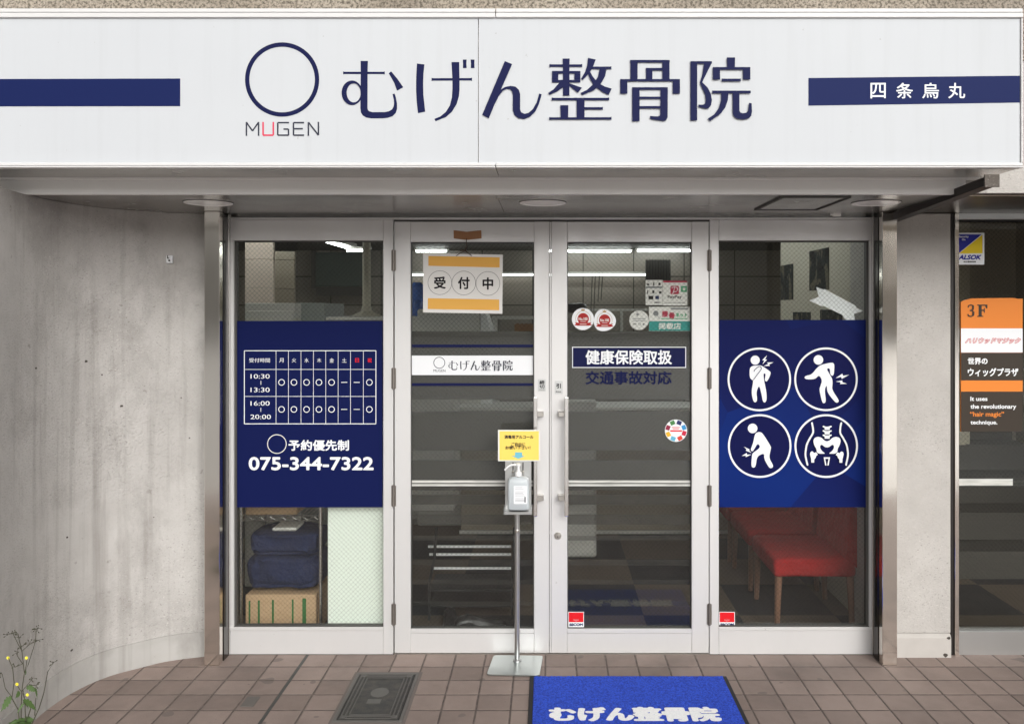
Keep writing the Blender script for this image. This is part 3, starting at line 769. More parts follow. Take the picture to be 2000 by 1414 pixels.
tz('受付時間', 204, 706, 300, 726, .1)
for ch, cx in zip('月火水木金土', (353, 411, 469, 527, 585, 643)): tz(ch, cx - 10, 706, cx + 10, 726, .1)
for s_, x0, y0, x1, y1 in (('10:30', 212, 779, 300, 800), ('13:30', 212, 841, 300, 862), ('16:00', 212, 903, 300, 924), ('20:00', 212, 965, 306, 986)): tz(s_, x0, y0, x1, y1, .1)
for y in (819, 943):
    f.stroke([za(260, y - 9), za(260, y + 9)], 1.1, False)
    for x in (355, 412, 470, 527, 585, 759): f.ring(*za(x, y - 2), 4.9, 6.3, 32)
    for x in (643, 701): f.stroke([za(x - 14, y - 2), za(x + 14, y - 2)], 1.3, False)
f.build('table_lettering', M['white'], t)
f = Flat(L(1)); tz('日', 692, 706, 710, 726, .5); tz('祝', 749, 706, 769, 726, .5); f.build('red_lettering', M['red'], t)
f = Flat(L(1)); f.text('予約優先制', *za(385, 1082), *za(664, 1132), 1.3); f.build('booking_lettering', M['white'], t)
Flat(L(1)).text('075-344-7322', *za(202, 1160), *za(777, 1222), 2.0).build('phone_lettering', M['white'], t)
Flat(L(1)).ring(*za(332, 1101), 17.5, 19, 40).build('emblem_ring', M['offwhite'], t)

t = thing('window_poster', 'blue poster with four round pictograms of aching bodies', 'poster', (X(1548), YP, ZZ(990)))
card(1404.8, 625, 1691.8, 990.5, M['poster_blue'], 'sheet', t)
A, B = zoomed(1410, 670, 7.143), zoomed(1410, 800, 7.143)
def smooth_poly(pts, it=2, keep=.22):
    for _ in range(it):
        out = []
        for i, p in enumerate(pts):
            q = pts[(i + 1) % len(pts)]
            out += [(p[0] + (q[0] - p[0]) * keep, p[1] + (q[1] - p[1]) * keep), (q[0] + (p[0] - q[0]) * keep, q[1] + (p[1] - q[1]) * keep)]
        pts = out
    return pts
def zp(z, pts): return [z(*p) for p in pts]
centers = (A(522, 507), A(1452, 505), B(527, 507), B(1455, 507))
BODY = [(A, (464, 239, 64), [(395, 340), (430, 318), (500, 312), (548, 312), (600, 345), (670, 395), (682, 415), (670, 460), (640, 520), (620, 540), (598, 520), (603, 480), (610, 430), (580, 420), (585, 500), (600, 580), (622, 690), (624, 800), (597, 834), (568, 808), (548, 690), (518, 588), (480, 680), (493, 800), (465, 832), (436, 808), (410, 680), (440, 520), (412, 510), (388, 480), (385, 380)]),
        (A, (1346, 235, 67), [(1395, 300), (1530, 270), (1562, 285), (1570, 325), (1562, 440), (1540, 460), (1510, 435), (1506, 350), (1460, 358), (1500, 430), (1540, 500), (1545, 560), (1535, 650), (1628, 790), (1630, 818), (1605, 834), (1575, 820), (1470, 690), (1462, 580), (1432, 650), (1452, 810), (1430, 842), (1398, 830), (1358, 650), (1370, 610), (1400, 520), (1355, 445), (1300, 505), (1175, 507), (1148, 482), (1170, 456), (1250, 440), (1340, 330)]),
        (B, (428, 261, 67), [(453, 370), (472, 325), (520, 308), (567, 325), (682, 510), (684, 540), (655, 670), (716, 775), (708, 805), (680, 818), (652, 800), (588, 685), (590, 605), (490, 650), (472, 790), (440, 812), (408, 790), (420, 620), (440, 598), (540, 525), (500, 465), (440, 570), (420, 582), (398, 560), (440, 450)])]
for i, (cx, cy) in enumerate(centers):
    dsc = Flat(L(1)).disc(cx, cy, 60, 72).build('pictogram', M['disc_navy'], t)
    f = Flat(L(2)); f.ring(cx, cy, 58.3, 62, 96)
    if i < 3:
        z, (hx_, hy_, hr_), bd = BODY[i]
        c_ = z(hx_, hy_); f.disc(c_[0], c_[1], hr_ / 7.143, 40); f.poly(zp(z, smooth_poly(bd)))
    else:
        z = B
        for sg in (1, -1):
            mir = lambda P: [(1457 + sg * (p[0] - 1457), p[1]) for p in P]
            pl_ = [(p.x, p.y) for p in catmull([(1255, 185), (1268, 255), (1268, 325), (1222, 405), (1185, 480), (1168, 560), (1164, 640), (1190, 765)], 5)]
            f.stroke(zp(z, mir(pl_)), 3.5)
            f.poly(zp(z, mir([(1230, 592), (1250, 577), (1270, 585), (1278, 602), (1310, 590), (1335, 625), (1310, 645), (1305, 668), (1285, 690), (1283, 735), (1243, 735), (1240, 680), (1225, 620)])))
        for y in (235, 296, 356): f.poly(zp(z, [(1400, y - 14), (1412, y - 14), (1440, y - 2), (1475, y - 2), (1510, y - 14), (1522, y - 12), (1524, y + 2), (1495, y + 16), (1495, y + 44), (1425, y + 44), (1425, y + 16), (1396, y + 2)]))
        f.poly(zp(z, smooth_poly([(1265, 430), (1285, 388), (1330, 373), (1380, 385), (1420, 425), (1457, 438), (1495, 425), (1535, 385), (1585, 373), (1632, 388), (1650, 430), (1635, 490), (1605, 540), (1602, 590), (1560, 610), (1478, 609), (1530, 570), (1555, 530), (1552, 490), (1525, 485), (1490, 515), (1457, 523), (1425, 515), (1390, 485), (1363, 490), (1360, 530), (1390, 575), (1438, 609), (1350, 610), (1315, 590), (1310, 540), (1280, 495)], 1)))
        f.poly(zp(z, [(1411, 658), (1500, 658), (1480, 772), (1462, 772), (1478, 680), (1433, 680), (1450, 772), (1432, 772)]))
    if i == 0:
        f.poly(zp(A, [(628, 172), (560, 240), (592, 245), (565, 298), (630, 232), (602, 228)])); f.poly(zp(A, [(720, 268), (625, 272), (650, 290), (582, 320), (670, 320), (660, 298)]))
    if i == 1:
        f.poly(zp(A, [(1585, 490), (1680, 425), (1690, 455), (1775, 443), (1672, 500), (1662, 473)])); f.poly(zp(A, [(1588, 537), (1680, 520), (1680, 545), (1745, 568), (1648, 573), (1655, 548)]))
    if i == 2:
        f.poly(zp(B, [(303, 515), (385, 552), (380, 572), (415, 603), (332, 570), (345, 552)])); f.poly(zp(B, [(275, 645), (345, 603), (350, 625), (410, 625), (333, 662), (330, 640)]))
    f.build('figure', M['white'], dsc).matrix_parent_inverse = Matrix.Identity(4)
    if i == 0:
        f = Flat(L(3) - .003); f.stroke(zp(A, [(450, 395), (452, 378), (515, 325), (540, 328), (552, 352), (545, 372), (440, 512)]), 1.2); f.build('arm_line', M['disc_navy'], dsc).matrix_parent_inverse = Matrix.Identity(4)

# white paper arrow taped inside the right window above the poster
zr = zoomed(1400, 465, 6.667)
pa = [zr(*p) for p in [(1295, 638), (1390, 672), (1405, 665), (1815, 885), (1815, 905), (1902, 950), (1785, 990), (1803, 1075), (1690, 1075), (1645, 1030), (1650, 1010), (1385, 880), (1370, 892), (1203, 815), (1328, 765)]]
yi = YG + .0075
o = MB().prism([W(p[0], p[1], yi) for p in pa], (0, .0006, 0)).build('paper_arrow', M['white'])
tag(o, 'white paper ribbon shape taped behind the right window pane', 'paper sign')

# reception sign hung on the left door
t = thing('hanging_sign', 'white laminated sign with two amber bars and three circled characters', 'sign', (X(904), -.012, ZZ(611)))
zs = zoomed(795, 465, 7.4423)
ys_ = -.012
o = MB().prism([W(*zs(*p), ys_) for p in [(233, 222), (1392, 243), (1385, 1100), (233, 1083)]], (0, .0035, 0)).build('board', M['offwhite'], t)
f = Flat(ys_ - .0006); f.poly(zp(zs, [(310, 262), (1347, 282), (1345, 430), (310, 405)])); f.poly(zp(zs, [(304, 875), (1340, 893), (1340, 1050), (300, 1033)])); f.build('amber_bars', M['amber'], t)
f = Flat(ys_ - .0006)
for ch, cx, cy in (('受', 477, 650), ('付', 825, 655), ('中', 1175, 662)):
    c_ = zs(cx, cy); f.ring(c_[0], c_[1], 22.9, 23.5, 64); w_, h_ = (11.6, 12) if ch != '中' else (10.4, 12)
    f.text(ch, c_[0] - w_, c_[1] - h_, c_[0] + w_, c_[1] + h_, 1.5)
f.build('lettering', M['black_print'], t)
mb = MB()
k0 = W(911, 466, -.006); k1 = W(909, 490, ys_ - .003)
mb.tube([k0, W(911, 478, -.01), k1], .0019, 6); mb.tube([k1, W(900, 494, ys_ - .003), W(891, 500, ys_ - .002)], .0018, 6); mb.tube([k1, W(913, 494, ys_ - .003), W(921.5, 500, ys_ - .002)], .0018, 6)
mb.tube([W(898, 490, ys_ - .003), W(906, 489, ys_ - .006), W(912, 492, ys_ - .004)], .003, 6)
mb.build('cord', M['cord'], t)
mb = MB()
for pp in ([(886, 450), (911, 453), (911, 469), (886, 466)], [(911.4, 453), (940, 450), (940.5, 466), (911.4, 469)]): mb.prism([W(*p, -.0012) for p in pp], (0, .001, 0))
mb.build('tape', M['kraft'], t)
MB().prism([W(*p, -.004) for p in [(909.5, 453), (913.5, 453), (914, 467), (909.5, 467)]], (0, .0026, 0)).build('tape_fold', M['kraft'], t)

# clinic name strip and thin lines
t = thing('name_sticker', 'white strip with the clinic name across the left door, a navy line above and below', 'sticker', (X(923), YP, ZZ(733)))
card(804, 694.5, 1042.5, 732.5, M['white'], 'strip', t)
for a, b in ((673, 678.3), (748.5, 753.5)): card(804, a, 1042.5, b, M['navy'], 'navy_line', t)
mincho(Flat(L(1)), 876, 703.5, 1001.5, 724).build('lettering', M['ink'], t)
Flat(L(1)).ring(858, 708.5, 10.2, 11.4, 36).build('emblem_ring', M['ink'], t)
Flat(L(1)).text('MUGEN', 846.5, 721.5, 870, 726.5).build('small_lettering', M['ink'], t)

t = thing('door_notice', 'navy notice with white lettering and a navy line of text below it', 'sticker', (X(1228), YP, ZZ(752)))
card(1117.5, 677.5, 1340, 718.5, M['white'], 'border', t)
Flat(L(1)).rect(1119, 679, 1338.5, 717).build('navy_field', M['navy'], t)
Flat(L(2)).text('健康保険取扱', 1143.5, 683.5, 1312.5, 712, 1.5).build('white_lettering', M['white'], t)
Flat(L(1)).text('交通事故対応', 1143.5, 724.5, 1312, 751, 1.3).build('navy_lettering', M['navy'], t)

def round_card(cx, cy, r, m, t, y=None, wob=0, name='disc'):
    y = YP if y is None else y
    n = 48; P = []
    for k in range(n):
        a = k * 2 * math.pi / n; rr = r * (1 + wob * math.sin(3 * a + 1) * .03)
        P.append(W(cx + rr * math.cos(a), cy + rr * math.sin(a), y))
    return MB().prism(P, (0, .0008, 0)).build(name, m, t)
for cx, cy, wob, lab in ((1138.5, 623.2, 0, 'round white sticker with a red medal, leftmost on the right door'), (1180.5, 625.8, 1.6, 'round white sticker with a red medal and a slightly peeling edge')):
    t = thing('award_sticker', lab, 'sticker', (X(cx), YP, ZZ(cy)), 'red medal stickers on the right door')
    round_card(cx, cy, 21.5, M['white'], t, None, wob)
    f = Flat(L(1)); f.disc(cx + .5, cy - .5, 11.2, 36)
    f.poly([(cx - 11, cy + 7), (cx + 12, cy + 7), (cx + 12, cy + 13), (cx - 11, cy + 13)]); f.poly([(cx - 16, cy + 6), (cx - 9, cy + 7.5), (cx - 9, cy + 13), (cx - 17, cy + 12), (cx - 13.5, cy + 9)]); f.poly([(cx + 17, cy + 6), (cx + 10, cy + 7.5), (cx + 10, cy + 13), (cx + 18, cy + 12), (cx + 14.5, cy + 9)])
    f.build('medal', M['dred'], t)
    f = Flat(L(2)); f.text('No.100', cx - 8.5, cy - 3.2, cx + 9, cy + 2.6, .4); f.stroke([(cx - 5, cy + 5), (cx + 6, cy + 5)], .8, False); f.stroke([(cx - 6, cy + 10), (cx + 7, cy + 10)], 1, False); f.build('medal_lettering', M['offwhite'], t)
    f = Flat(L(1))
    for k in range(26):
        a = R(150 + k * 9.2)
        if 255 < math.degrees(a) < 285: continue
        f.disc(cx + .5 + 14.6 * math.cos(a), cy - .5 + 14.6 * math.sin(a), .75, 8)
    f.poly([(cx - 3, cy - 15.5), (cx - 3.6, cy - 20), (cx - 1.4, cy - 18), (cx, cy - 21), (cx + 1.6, cy - 18), (cx + 3.8, cy - 20), (cx + 3.2, cy - 15.5)])
    f.build('laurel', M['gold'], t)

yin = YG + .0072                           # stickers behind the pane
def LI(k): return yin - .0002 * k
t = thing('payment_sticker', 'grey card logos sticker beside the larger red topped payment sticker', 'sticker', (X(1277), yin, ZZ(597)))
card(1261, 547, 1294, 596, M['offwhite'], 'sheet', t, yin)
f = Flat(LI(1)); f.rect(1261.5, 559.5, 1293.5, 563); f.build('dark_band', M['grey_print'], t)
f = Flat(LI(2))
for x0, y0, x1, y1 in ((1263.5, 554, 1268, 557.5), (1275.5, 552, 1278, 558), (1286, 552.5, 1290, 557.5), (1264, 567.5, 1266, 574), (1274, 567.5, 1278, 573), (1287, 569, 1292, 573.5), (1266.5, 578, 1276, 585), (1278, 590, 1288, 592)): f.rect(x0, y0, x1, y1)
f.build('card_marks', M['black_print'], t)
Flat(LI(2)).rect(1280, 578, 1287, 584.5).build('blue_mark', M['navy_bar'], t)
t = thing('payment_sticker', 'square white payment sticker with a red P mark and red top edge', 'sticker', (X(1318), yin, ZZ(597)))
card(1294.8, 548.5, 1342.5, 597, M['offwhite'], 'sheet', t, yin)
f = Flat(LI(1)); f.rect(1295.5, 548.5, 1342, 552); f.rrect(1309.5, 558.5, 1326, 574.8, 2.5); f.build('red_marks', M['darkpink'], t)
f = Flat(LI(2)); f.stroke([(1314, 574), (1318, 561.5)], 1.1); f.stroke([(1312, 562), (1318, 560.8), (1322.5, 562), (1323.8, 565.5), (1321, 569.5), (1316, 570.5)], 1.1); f.build('p_mark', M['white'], t)
f = Flat(LI(2)); f.text('PayPay', 1304, 577, 1331.5, 584.5, .5); f.stroke([(1299, 591.5), (1338, 591.5)], .6, False); f.build('lettering', M['black_print'], t)
f = Flat(LI(1)); f.rect(1330, 559, 1341.5, 570.5); f.build('green_mark', M['green'], t)
Flat(LI(2)).rect(1333.5, 562, 1338.5, 567.5).build('green_mark_centre', M['offwhite'], t)
t = thing('directory_sticker', 'teal and white sticker with pink and green lettering under the payment stickers', 'sticker', (X(1308), yin, ZZ(647)))
card(1267.5, 599.5, 1348, 646.5, M['offwhite'], 'sheet', t, yin)
f = Flat(LI(1)); f.rect(1267.7, 627.5, 1347.8, 646.3); f.build('teal_field', M['teal'], t)
f = Flat(LI(2)); f.text('掲載店', 1286, 630.5, 1330, 643.5, .7); f.build('white_lettering', M['offwhite'], t)
f = Flat(LI(1)); f.text('接', 1292.5, 607, 1305, 619.5, 1.3); f.text('骨', 1306, 610.5, 1318, 623, 1.3); f.build('pink_lettering', M['darkpink'], t)
f = Flat(LI(1)); f.text('ネット', 1319.5, 611, 1342.5, 620, .9); f.stroke([(1291, 622.5), (1343, 622.5)], 1.6, False); f.build('green_lettering', M['green'], t)
f = Flat(LI(1)); f.disc(1281, 612, 5.2, 24); f.stroke([(1284, 617), (1289, 623)], 1.2); f.rect(1310, 601.5, 1344, 604.8); f.build('grey_figure', M['grey_print'], t)
t = thing('info_sticker', 'round clear white sticker with small grey print left of the teal sticker', 'sticker', (X(1248), yin, ZZ(626)))
round_card(1248, 625.5, 19, M['offwhite'], t, yin)
f = Flat(LI(1)); f.disc(1245, 614, 2.6, 16); f.rect(1235, 622, 1261, 623.3); f.rect(1237, 626, 1260, 627.2); f.ring(1249.5, 633, 1.8, 2.5, 20); f.disc(1257, 633.5, 2, 12); f.build('print', M['grey_print'], t)
f = Flat(LI(1)); f.text('VISA', 1235.5, 631.5, 1243.5, 634.5, .2); f.build('lettering', M['black_print'], t)
t = thing('round_sticker', 'round white sticker ringed by coloured squares low on the right door', 'sticker', (X(1320), YP, ZZ(842)))
round_card(1320.3, 841, 21.8, M['white'], t)
for k, (cc, a) in enumerate((((32, 44, 96), -68), ((52, 140, 200), -22), ((196, 30, 60), 18), ((214, 64, 44), 62), ((96, 176, 206), 110), ((226, 176, 40), 155), ((140, 30, 62), 200), ((70, 128, 70), 246))):
    cx, cy = 1320.3 + 16.6 * math.cos(R(a)), 841 + 16.6 * math.sin(R(a)); u = (math.cos(R(a)), math.sin(R(a)))
    f = Flat(L(1)); f.poly([(cx + u[0] * i * 4 - u[1] * j * 4.6, cy + u[1] * i * 4 + u[0] * j * 4.6) for i, j in ((1, 1), (1, -1), (-1, -1), (-1, 1))]); f.build('coloured_square', flatmat('square_print', cc), t)
f = Flat(L(1)); f.rect(1309, 840, 1332, 843); f.rect(1312, 834, 1328, 835.5); f.rect(1314, 837, 1326, 838); f.build('red_print', M['red'], t)
for x0, lab in ((1110, 'red and white security sticker in the bottom corner of the right door'), (1404.8, 'red and white security sticker in the bottom corner of the right window')):
    t = thing('security_sticker', lab, 'sticker', (X(x0 + 15), YP, ZZ(1226)), 'red security stickers low on the glass')
    card(x0, 1194.5, x0 + 30.5, 1225.5, M['white'], 'sheet', t)
    f = Flat(L(1)); f.rect(x0 + 1, 1195.5, x0 + 29.5, 1214.5); f.build('red_field', M['red'], t)
    f = Flat(L(2)); f.text('SECOM', x0 + 2, 1216.5, x0 + 28.5, 1222, .9); f.build('lettering', M['navy_bar'], t)
    f = Flat(L(2)); f.text('Security', x0 + 10, 1209.3, x0 + 20, 1211.2); f.text('by', x0 + 14, 1211.8, x0 + 16, 1213.4); f.build('small_lettering', M['white'], t)
# ------------------------------------------------------------------ neighbouring window
t = thing('neighbour_window', 'tinted window of the neighbouring entrance in a stainless frame', 'window', (X(1930), 0, 0))
YN = 0.0
MB().pbox(1857.5, 1862.5, 418, 1284, -.006, .08).build('shadow_gap', M['iron'], t)
MB().pbox(1862.8, 1871, 418, 1285, -.012, .06, .0015, at=0).build('frame', M['steel'], t)
MB().pbox(1871.2, 2200, 417, 429, -.002, .06, .0015, at=0).pbox(1871.2, 2200, 1232, 1284, -.002, .06, .0015, at=0).build('rail', M['steel_plate'], t)
MB().pbox(1871.2, 2200, 429.2, 432.5, .006, .05, at=0).build('gasket', M['black'], t)
MB().pbox(1871.4, 2190, 430, 1232, .02, .026, at=0).build('glass', M['glass_dark'], t)
MB().pbox(1871.6, 1978, 935, 948, .0175, .0188, at=.018).build('line_reflection', M['strip'], t)
t = thing('alarm_sticker', 'square yellow and blue security sticker on the neighbouring window', 'sticker', (X(1897), .018, ZZ(516)))
MB().pbox(1871.5, 1922.5, 455, 517, .0178, .019, at=.018).build('sheet', M['white'], t)
f = Flat(.0170); f.poly([(1872.5, 458), (1917.5, 458), (1872.5, 495)]); f.build('blue_half', M['blue2'], t)
f = Flat(.0170); f.poly([(1919, 458.5), (1919, 495), (1873, 495.5)]); f.build('yellow_half', M['yellow2'], t)
f = Flat(.0168); f.text('ALSOK', 1871.8, 498, 1915, 507.5, 1.3, shear=3); f.build('lettering', M['blue2'], t)
f = Flat(.0168); f.text('綜合警備保障', 1882, 510, 1906, 513.2, .2); f.build('small_lettering', M['black_print'], t)
f = Flat(.0164); f.text('Security', 1872.7, 460.5, 1892, 465.5, .4); f.text('On', 1878.5, 466.5, 1885.5, 470, .4); f.build('white_lettering', M['white'], t)
t = thing('floor_directory', 'tall orange and brown directory panel marked 3F on the neighbouring window', 'sign', (X(1937), .01, ZZ(843)))
yb = .008
MB().prism([W(*p, yb) for p in [(1877, 590), (1883, 587), (1897, 583), (1978, 582), (1990, 584), (1997.5, 583.5), (1997.5, 843), (1877, 843)]], (0, .008, 0)).build('board', M['orange'], t)
f = Flat(yb - .0007); f.rect(1877, 641.5, 1997.5, 688.5); f.build('white_field', M['white'], t)
f = Flat(yb - .0007); f.rect(1877, 689, 1997.5, 743); f.rect(1877, 764.7, 1997.5, 843); f.build('dark_field', M['brownblack'], t)
f = Flat(yb - .0012)
f.poly([(1908.5, 595), (1928.5, 595), (1928.5, 602.5), (1926, 602.5), (1924, 597.5), (1917.5, 597.5), (1917.5, 605), (1921, 605), (1922, 602), (1923.5, 602), (1923.5, 611), (1922, 611), (1921, 607.5), (1917.5, 607.5), (1917.5, 616.5), (1920.5, 617.5), (1920.5, 619), (1908.5, 619), (1908.5, 617.5), (1911.5, 616.5), (1911.5, 597.5), (1908.5, 596.5)])
f.stroke([(1891, 600), (1892, 597), (1896.5, 595.8), (1900.5, 597.5), (1901, 602), (1898.5, 605.5), (1895, 606.5), (1899.5, 607.5), (1902, 611), (1901, 615.5), (1896.5, 618.3), (1892, 617.5), (1890.5, 614.5)], 2.5); f.stroke([(1900.5, 598), (1900, 604)], 3.4); f.stroke([(1901, 610), (1900.5, 615.5)], 3.8)
f.build('floor_lettering', M['brownblack'], t)
f = Flat(yb - .0012); f.text('ハリウッドマジック', 1884, 659.5, 1991, 671.5, 2.0, shear=4); f.build('red_lettering', flatmat('directory_red', (206, 50, 70)), t)
f = Flat(yb - .0016); f.text('ハリウッドマジック', 1885, 660.5, 1990, 670.5, 0.4, shear=4); f.build('inner_lettering', M['offwhite'], t)
f = Flat(yb - .0012); f.text('世界の', 1890, 698.5, 1929, 712, 1.1); f.text('ウィッグプラザ', 1890, 718.7, 1989, 735, 1.1)
for s_, x1, y0, y1 in (('It uses', 1928.5, 774.5, 783), ('the revolutionary', 1984.5, 789.5, 800.5), ('technique.', 1947.5, 820.5, 831)): f.text(s_, 1895 if s_[0] != 'I' else 1895, y0, x1, y1, .75)
f.build('white_lettering', M['white'], t)
f = Flat(yb - .0012); f.text('“hair magic”', 1894.5, 804, 1961, 816, .6); f.build('orange_lettering', M['orange'], t)
t = thing('stair_lobby', 'dim lobby with a staircase behind the neighbouring tinted window', 'lobby', (2.4, .8, 0))
m_ = MB(); m_.quad((1.80, 2.6, 0), (3.6, 2.6, 0), (3.6, 2.6, 2.3), (1.80, 2.6, 2.3)); m_.quad((3.6, .06, 0), (3.6, 2.6, 0), (3.6, 2.6, 2.3), (3.6, .06, 2.3)); m_.quad((1.80, .06, 0), (1.80, 2.6, 0), (1.80, 2.6, 2.3), (1.80, .06, 2.3)); m_.quad((1.80, .06, 2.3), (3.6, .06, 2.3), (3.6, 2.6, 2.3), (1.80, 2.6, 2.3)); m_.quad((1.8, .06, .002), (3.6, .06, .002), (3.6, 2.6, .002), (1.8, 2.6, .002))
m_.build('lobby_wall', M['inner_beige'], t)
m_ = MB()
for k in range(6): m_.box(1.95, 3.3, 1.1 + k * .25, 2.55, k * .17, k * .17 + .168)
m_.build('stairs', M['inner_dark'], t)
MB().tube([(2.0, 1.0, .9), (2.0, 2.4, 1.75)], .02, 8).build('handrail', M['bar'], t)
# ------------------------------------------------------------------ sanitiser stand, bottle
t = thing('sanitiser_stand', 'slim steel stand with a square base and a yellow card in front of the doors', 'stand', (-.14, -.12, 0))
pb = [Vector((-.249, -.022, .003)), Vector((-.022, -.030, .003)), (-.037, -.245, .003), (-.268, -.232, .003)]
pb = [Vector(p) for p in pb]
def round_corners(P, r, n=4):
    out = []
    for i, p in enumerate(P):
        a = (P[i - 1] - p).normalized(); b = (P[(i + 1) % len(P)] - p).normalized()
        for k in range(n + 1):
            u = k / n; out.append((p + a * r) * (1 - u) ** 2 + p * 2 * u * (1 - u) + (p + b * r) * u ** 2)
    return out
MB().prism(round_corners(pb, .018), (0, 0, .005)).build('base', m_brushed('galvanised_plate', (178, 184, 182), .3, 'x', .05), t)
px_, py_ = -.1395, -.088
MB().lathe([(.019, .008), (.019, .012), (.014, .018), (.0125, .019)], (px_, py_, 0), 20).build('collar', M['steel_plate'], t, True)
MB().tube([(px_, py_, .018), (px_, py_, .47), (px_, py_, .70)], .0118, 20).build('pole', M['steel_plate'], t, True)
MB().lathe([(.0125, 0), (.0135, .003), (.0135, .013), (.0125, .016)], (px_, py_, ZZ(1040, py_)), 20).lathe([(.003, -.0135), (.003, -.017)], (px_, py_, ZZ(1036, py_)), 10, 'Y').build('height_clamp', M['rail'], t)
yb_ = py_ - .014
MB().pbox(986.5, 1038, 870, 997, yb_, yb_ + .0025, .001, at=yb_).build('back_plate', M['steel_plate'], t)
trY = yb_ - .07
tb = MB().pbox(985.5, 1039.5, 994.5, 997.5, trY, yb_ - .001, at=yb_)
tb.pbox(985.5, 986.5, 985, 994.3, trY, yb_ - .001, at=yb_).pbox(1038.5, 1039.5, 985, 994.3, trY, yb_ - .001, at=yb_).pbox(986.7, 1038.3, 992.5, 994.3, trY, trY + .002, at=yb_)
tb.build('tray', M['steel_plate'], t)
zc_ = zoomed(960, 830, 7.855)
mb = MB()
for x in (1002, 1021.5): mb.tube([W(x, 903, yb_ - .006), W(x, 921, yb_ - .006)], .0022, 8)
mb.build('hook', M['black'], t)
mb = MB()
for x in (1002, 1021.5): mb.lathe([(.004, 0), (.0055, .003), (.0055, .009), (.004, .012)], W(x, 924, yb_ - .01), 12)
mb.tube([W(1002, 926, yb_ - .01), W(1000, 929, yb_ - .03), W(1012, 931.5, yb_ - .055), W(1024, 929, yb_ - .03), W(1021.5, 926, yb_ - .01)], .0018, 8)
mb.build('neck_clip', M['rail'], t)
yc_ = yb_ - .004
cd = MB().pbox(972.5, 1055, 839.5, 900.5, yc_, yc_ + .002, .0005, at=yc_).build('card', M['offwhite'], t)
f = Flat(yc_ - .0007); f.rect(975.5, 842, 1052.5, 898.5); f.build('yellow_sheet', M['yellow'], t)
f = Flat(yc_ - .0012); f.text('消毒用アルコール', 985, 849.5, 1042, 857, .7); f.text('ご自由に', 998.5, 864, 1026, 871.5, .5); f.text('お使い下さい！', 987, 870.5, 1036, 877.5, .5); f.build('card_lettering', M['brownblack'], t)
f = Flat(yc_ - .0012); f.poly([zc_(*p) for p in [(360, 418), (470, 418), (470, 472), (515, 472), (412, 518), (305, 472), (360, 472)]]); f.build('card_arrow', M['sky_blue'], t)
yo = yb_ - .036
t = thing('pump_bottle', 'translucent sanitiser pump bottle held on the steel stand', 'bottle', (X(1013, yo), yo, ZZ(995, yo)))
def rr_ring(z, hx, hy, r, n=6):
    cx = X(1013, yo); out = []
    for sx, sy, a0 in ((1, 1, 0), (-1, 1, 90), (-1, -1, 180), (1, -1, 270)):
        for k in range(n): a = R(a0 + k * 90 / (n - 1)); out.append(Vector((cx + sx * (hx - r) + r * math.cos(a), yo + sy * (hy - r) + r * math.sin(a), z)))
    return out
mb = MB(); z0_, z1_ = ZZ(993.5, yo), ZZ(931, yo)
secs = [(z0_, .042, .026, .012), (z0_ + .006, .0475, .030, .012), (z1_ - .022, .0475, .030, .012), (z1_ - .008, .044, .027, .013), (z1_ - .001, .033, .02, .013), (z1_ + .004, .016, .014, .0125)]
rings = [[mb.bm.verts.new(p) for p in rr_ring(*s_)] for s_ in secs]
for a, b in zip(rings, rings[1:]):
    for k in range(len(a)): mb.bm.faces.new((a[k], a[(k + 1) % len(a)], b[(k + 1) % len(a)], b[k]))
mb.bm.faces.new(rings[0]); mb.bm.faces.new(rings[-1])
mb.build('body', M['bottle'], t, True)
cxb = X(1012.5, yo)
MB().lathe([(.0155, z1_ + .0045), (.0155, z1_ + .019), (.0135, z1_ + .021), (.0095, z1_ + .0225), (.0085, z1_ + .03), (.0055, z1_ + .032), (.0055, z1_ + .047), (.0105, z1_ + .049), (.0115, z1_ + .058), (.007, z1_ + .061)], (cxb, yo, 0), 24).build('pump_head', M['pump'], t, True)
MB().tube([(cxb, yo, z1_ + .055), (cxb - .032, yo - .002, z1_ + .053), (cxb - .046, yo - .003, z1_ + .046), (cxb - .062, yo - .004, z1_ + .030)], [.005, .0045, .004, .0038], 10).build('nozzle', M['pump'], t, True)
yf = yo - .0306
lb = Flat(yf - .0002); lb.rrect(1003.5, 949, 1029.5, 984, 1); lb.build('label', M['white'], t)
f = Flat(yf - .0006)
for k in range(11):
    if k in (2, 7): continue
    f.rect(1006, 951.5 + k * 2.7, 1021 + (k * 37 % 7), 952.2 + k * 2.7)
f.rect(1024, 970, 1027, 981); f.build('label_print', M['grey_print'], t)

# ------------------------------------------------------------------ ground: mat, manhole, small plate, expansion joint
t = thing('door_mat', 'blue tufted doormat with white Japanese lettering and a black rubber edge', 'mat', (.35, -.55, 0))
MB().box(-.078, .778, -.86, -.244, .0005, .006, .002).build('rubber_edge', M['rubber'], t)
def tuft(name, x0, x1, y0, y1, z, m, res):
    bm = bmesh.new(); nx, ny = int((x1 - x0) / res), int((y1 - y0) / res); V = []
    for j in range(ny + 1):
        row = []
        for i in range(nx + 1):
            edge = i in (0, nx) or j in (0, ny)
            row.append(bm.verts.new((x0 + (x1 - x0) * i / nx, y0 + (y1 - y0) * j / ny, .004 if edge else z + random.uniform(-.0016, .0016))))
        V.append(row)
    for j in range(ny):
        for i in range(nx): bm.faces.new((V[j][i], V[j][i + 1], V[j + 1][i + 1], V[j + 1][i]))
    return obj(name, bm, m, t, True)
tuft('pile', -.062, .762, -.845, -.252, .0105, M['mat_blue'], .0042)
vv, ff = glyph_tris('むげん整骨院')
bx0, bx1 = min(p[0] for p in vv), max(p[0] for p in vv); by0, by1 = min(p[1] for p in vv), max(p[1] for p in vv)
V, Fc = [], []
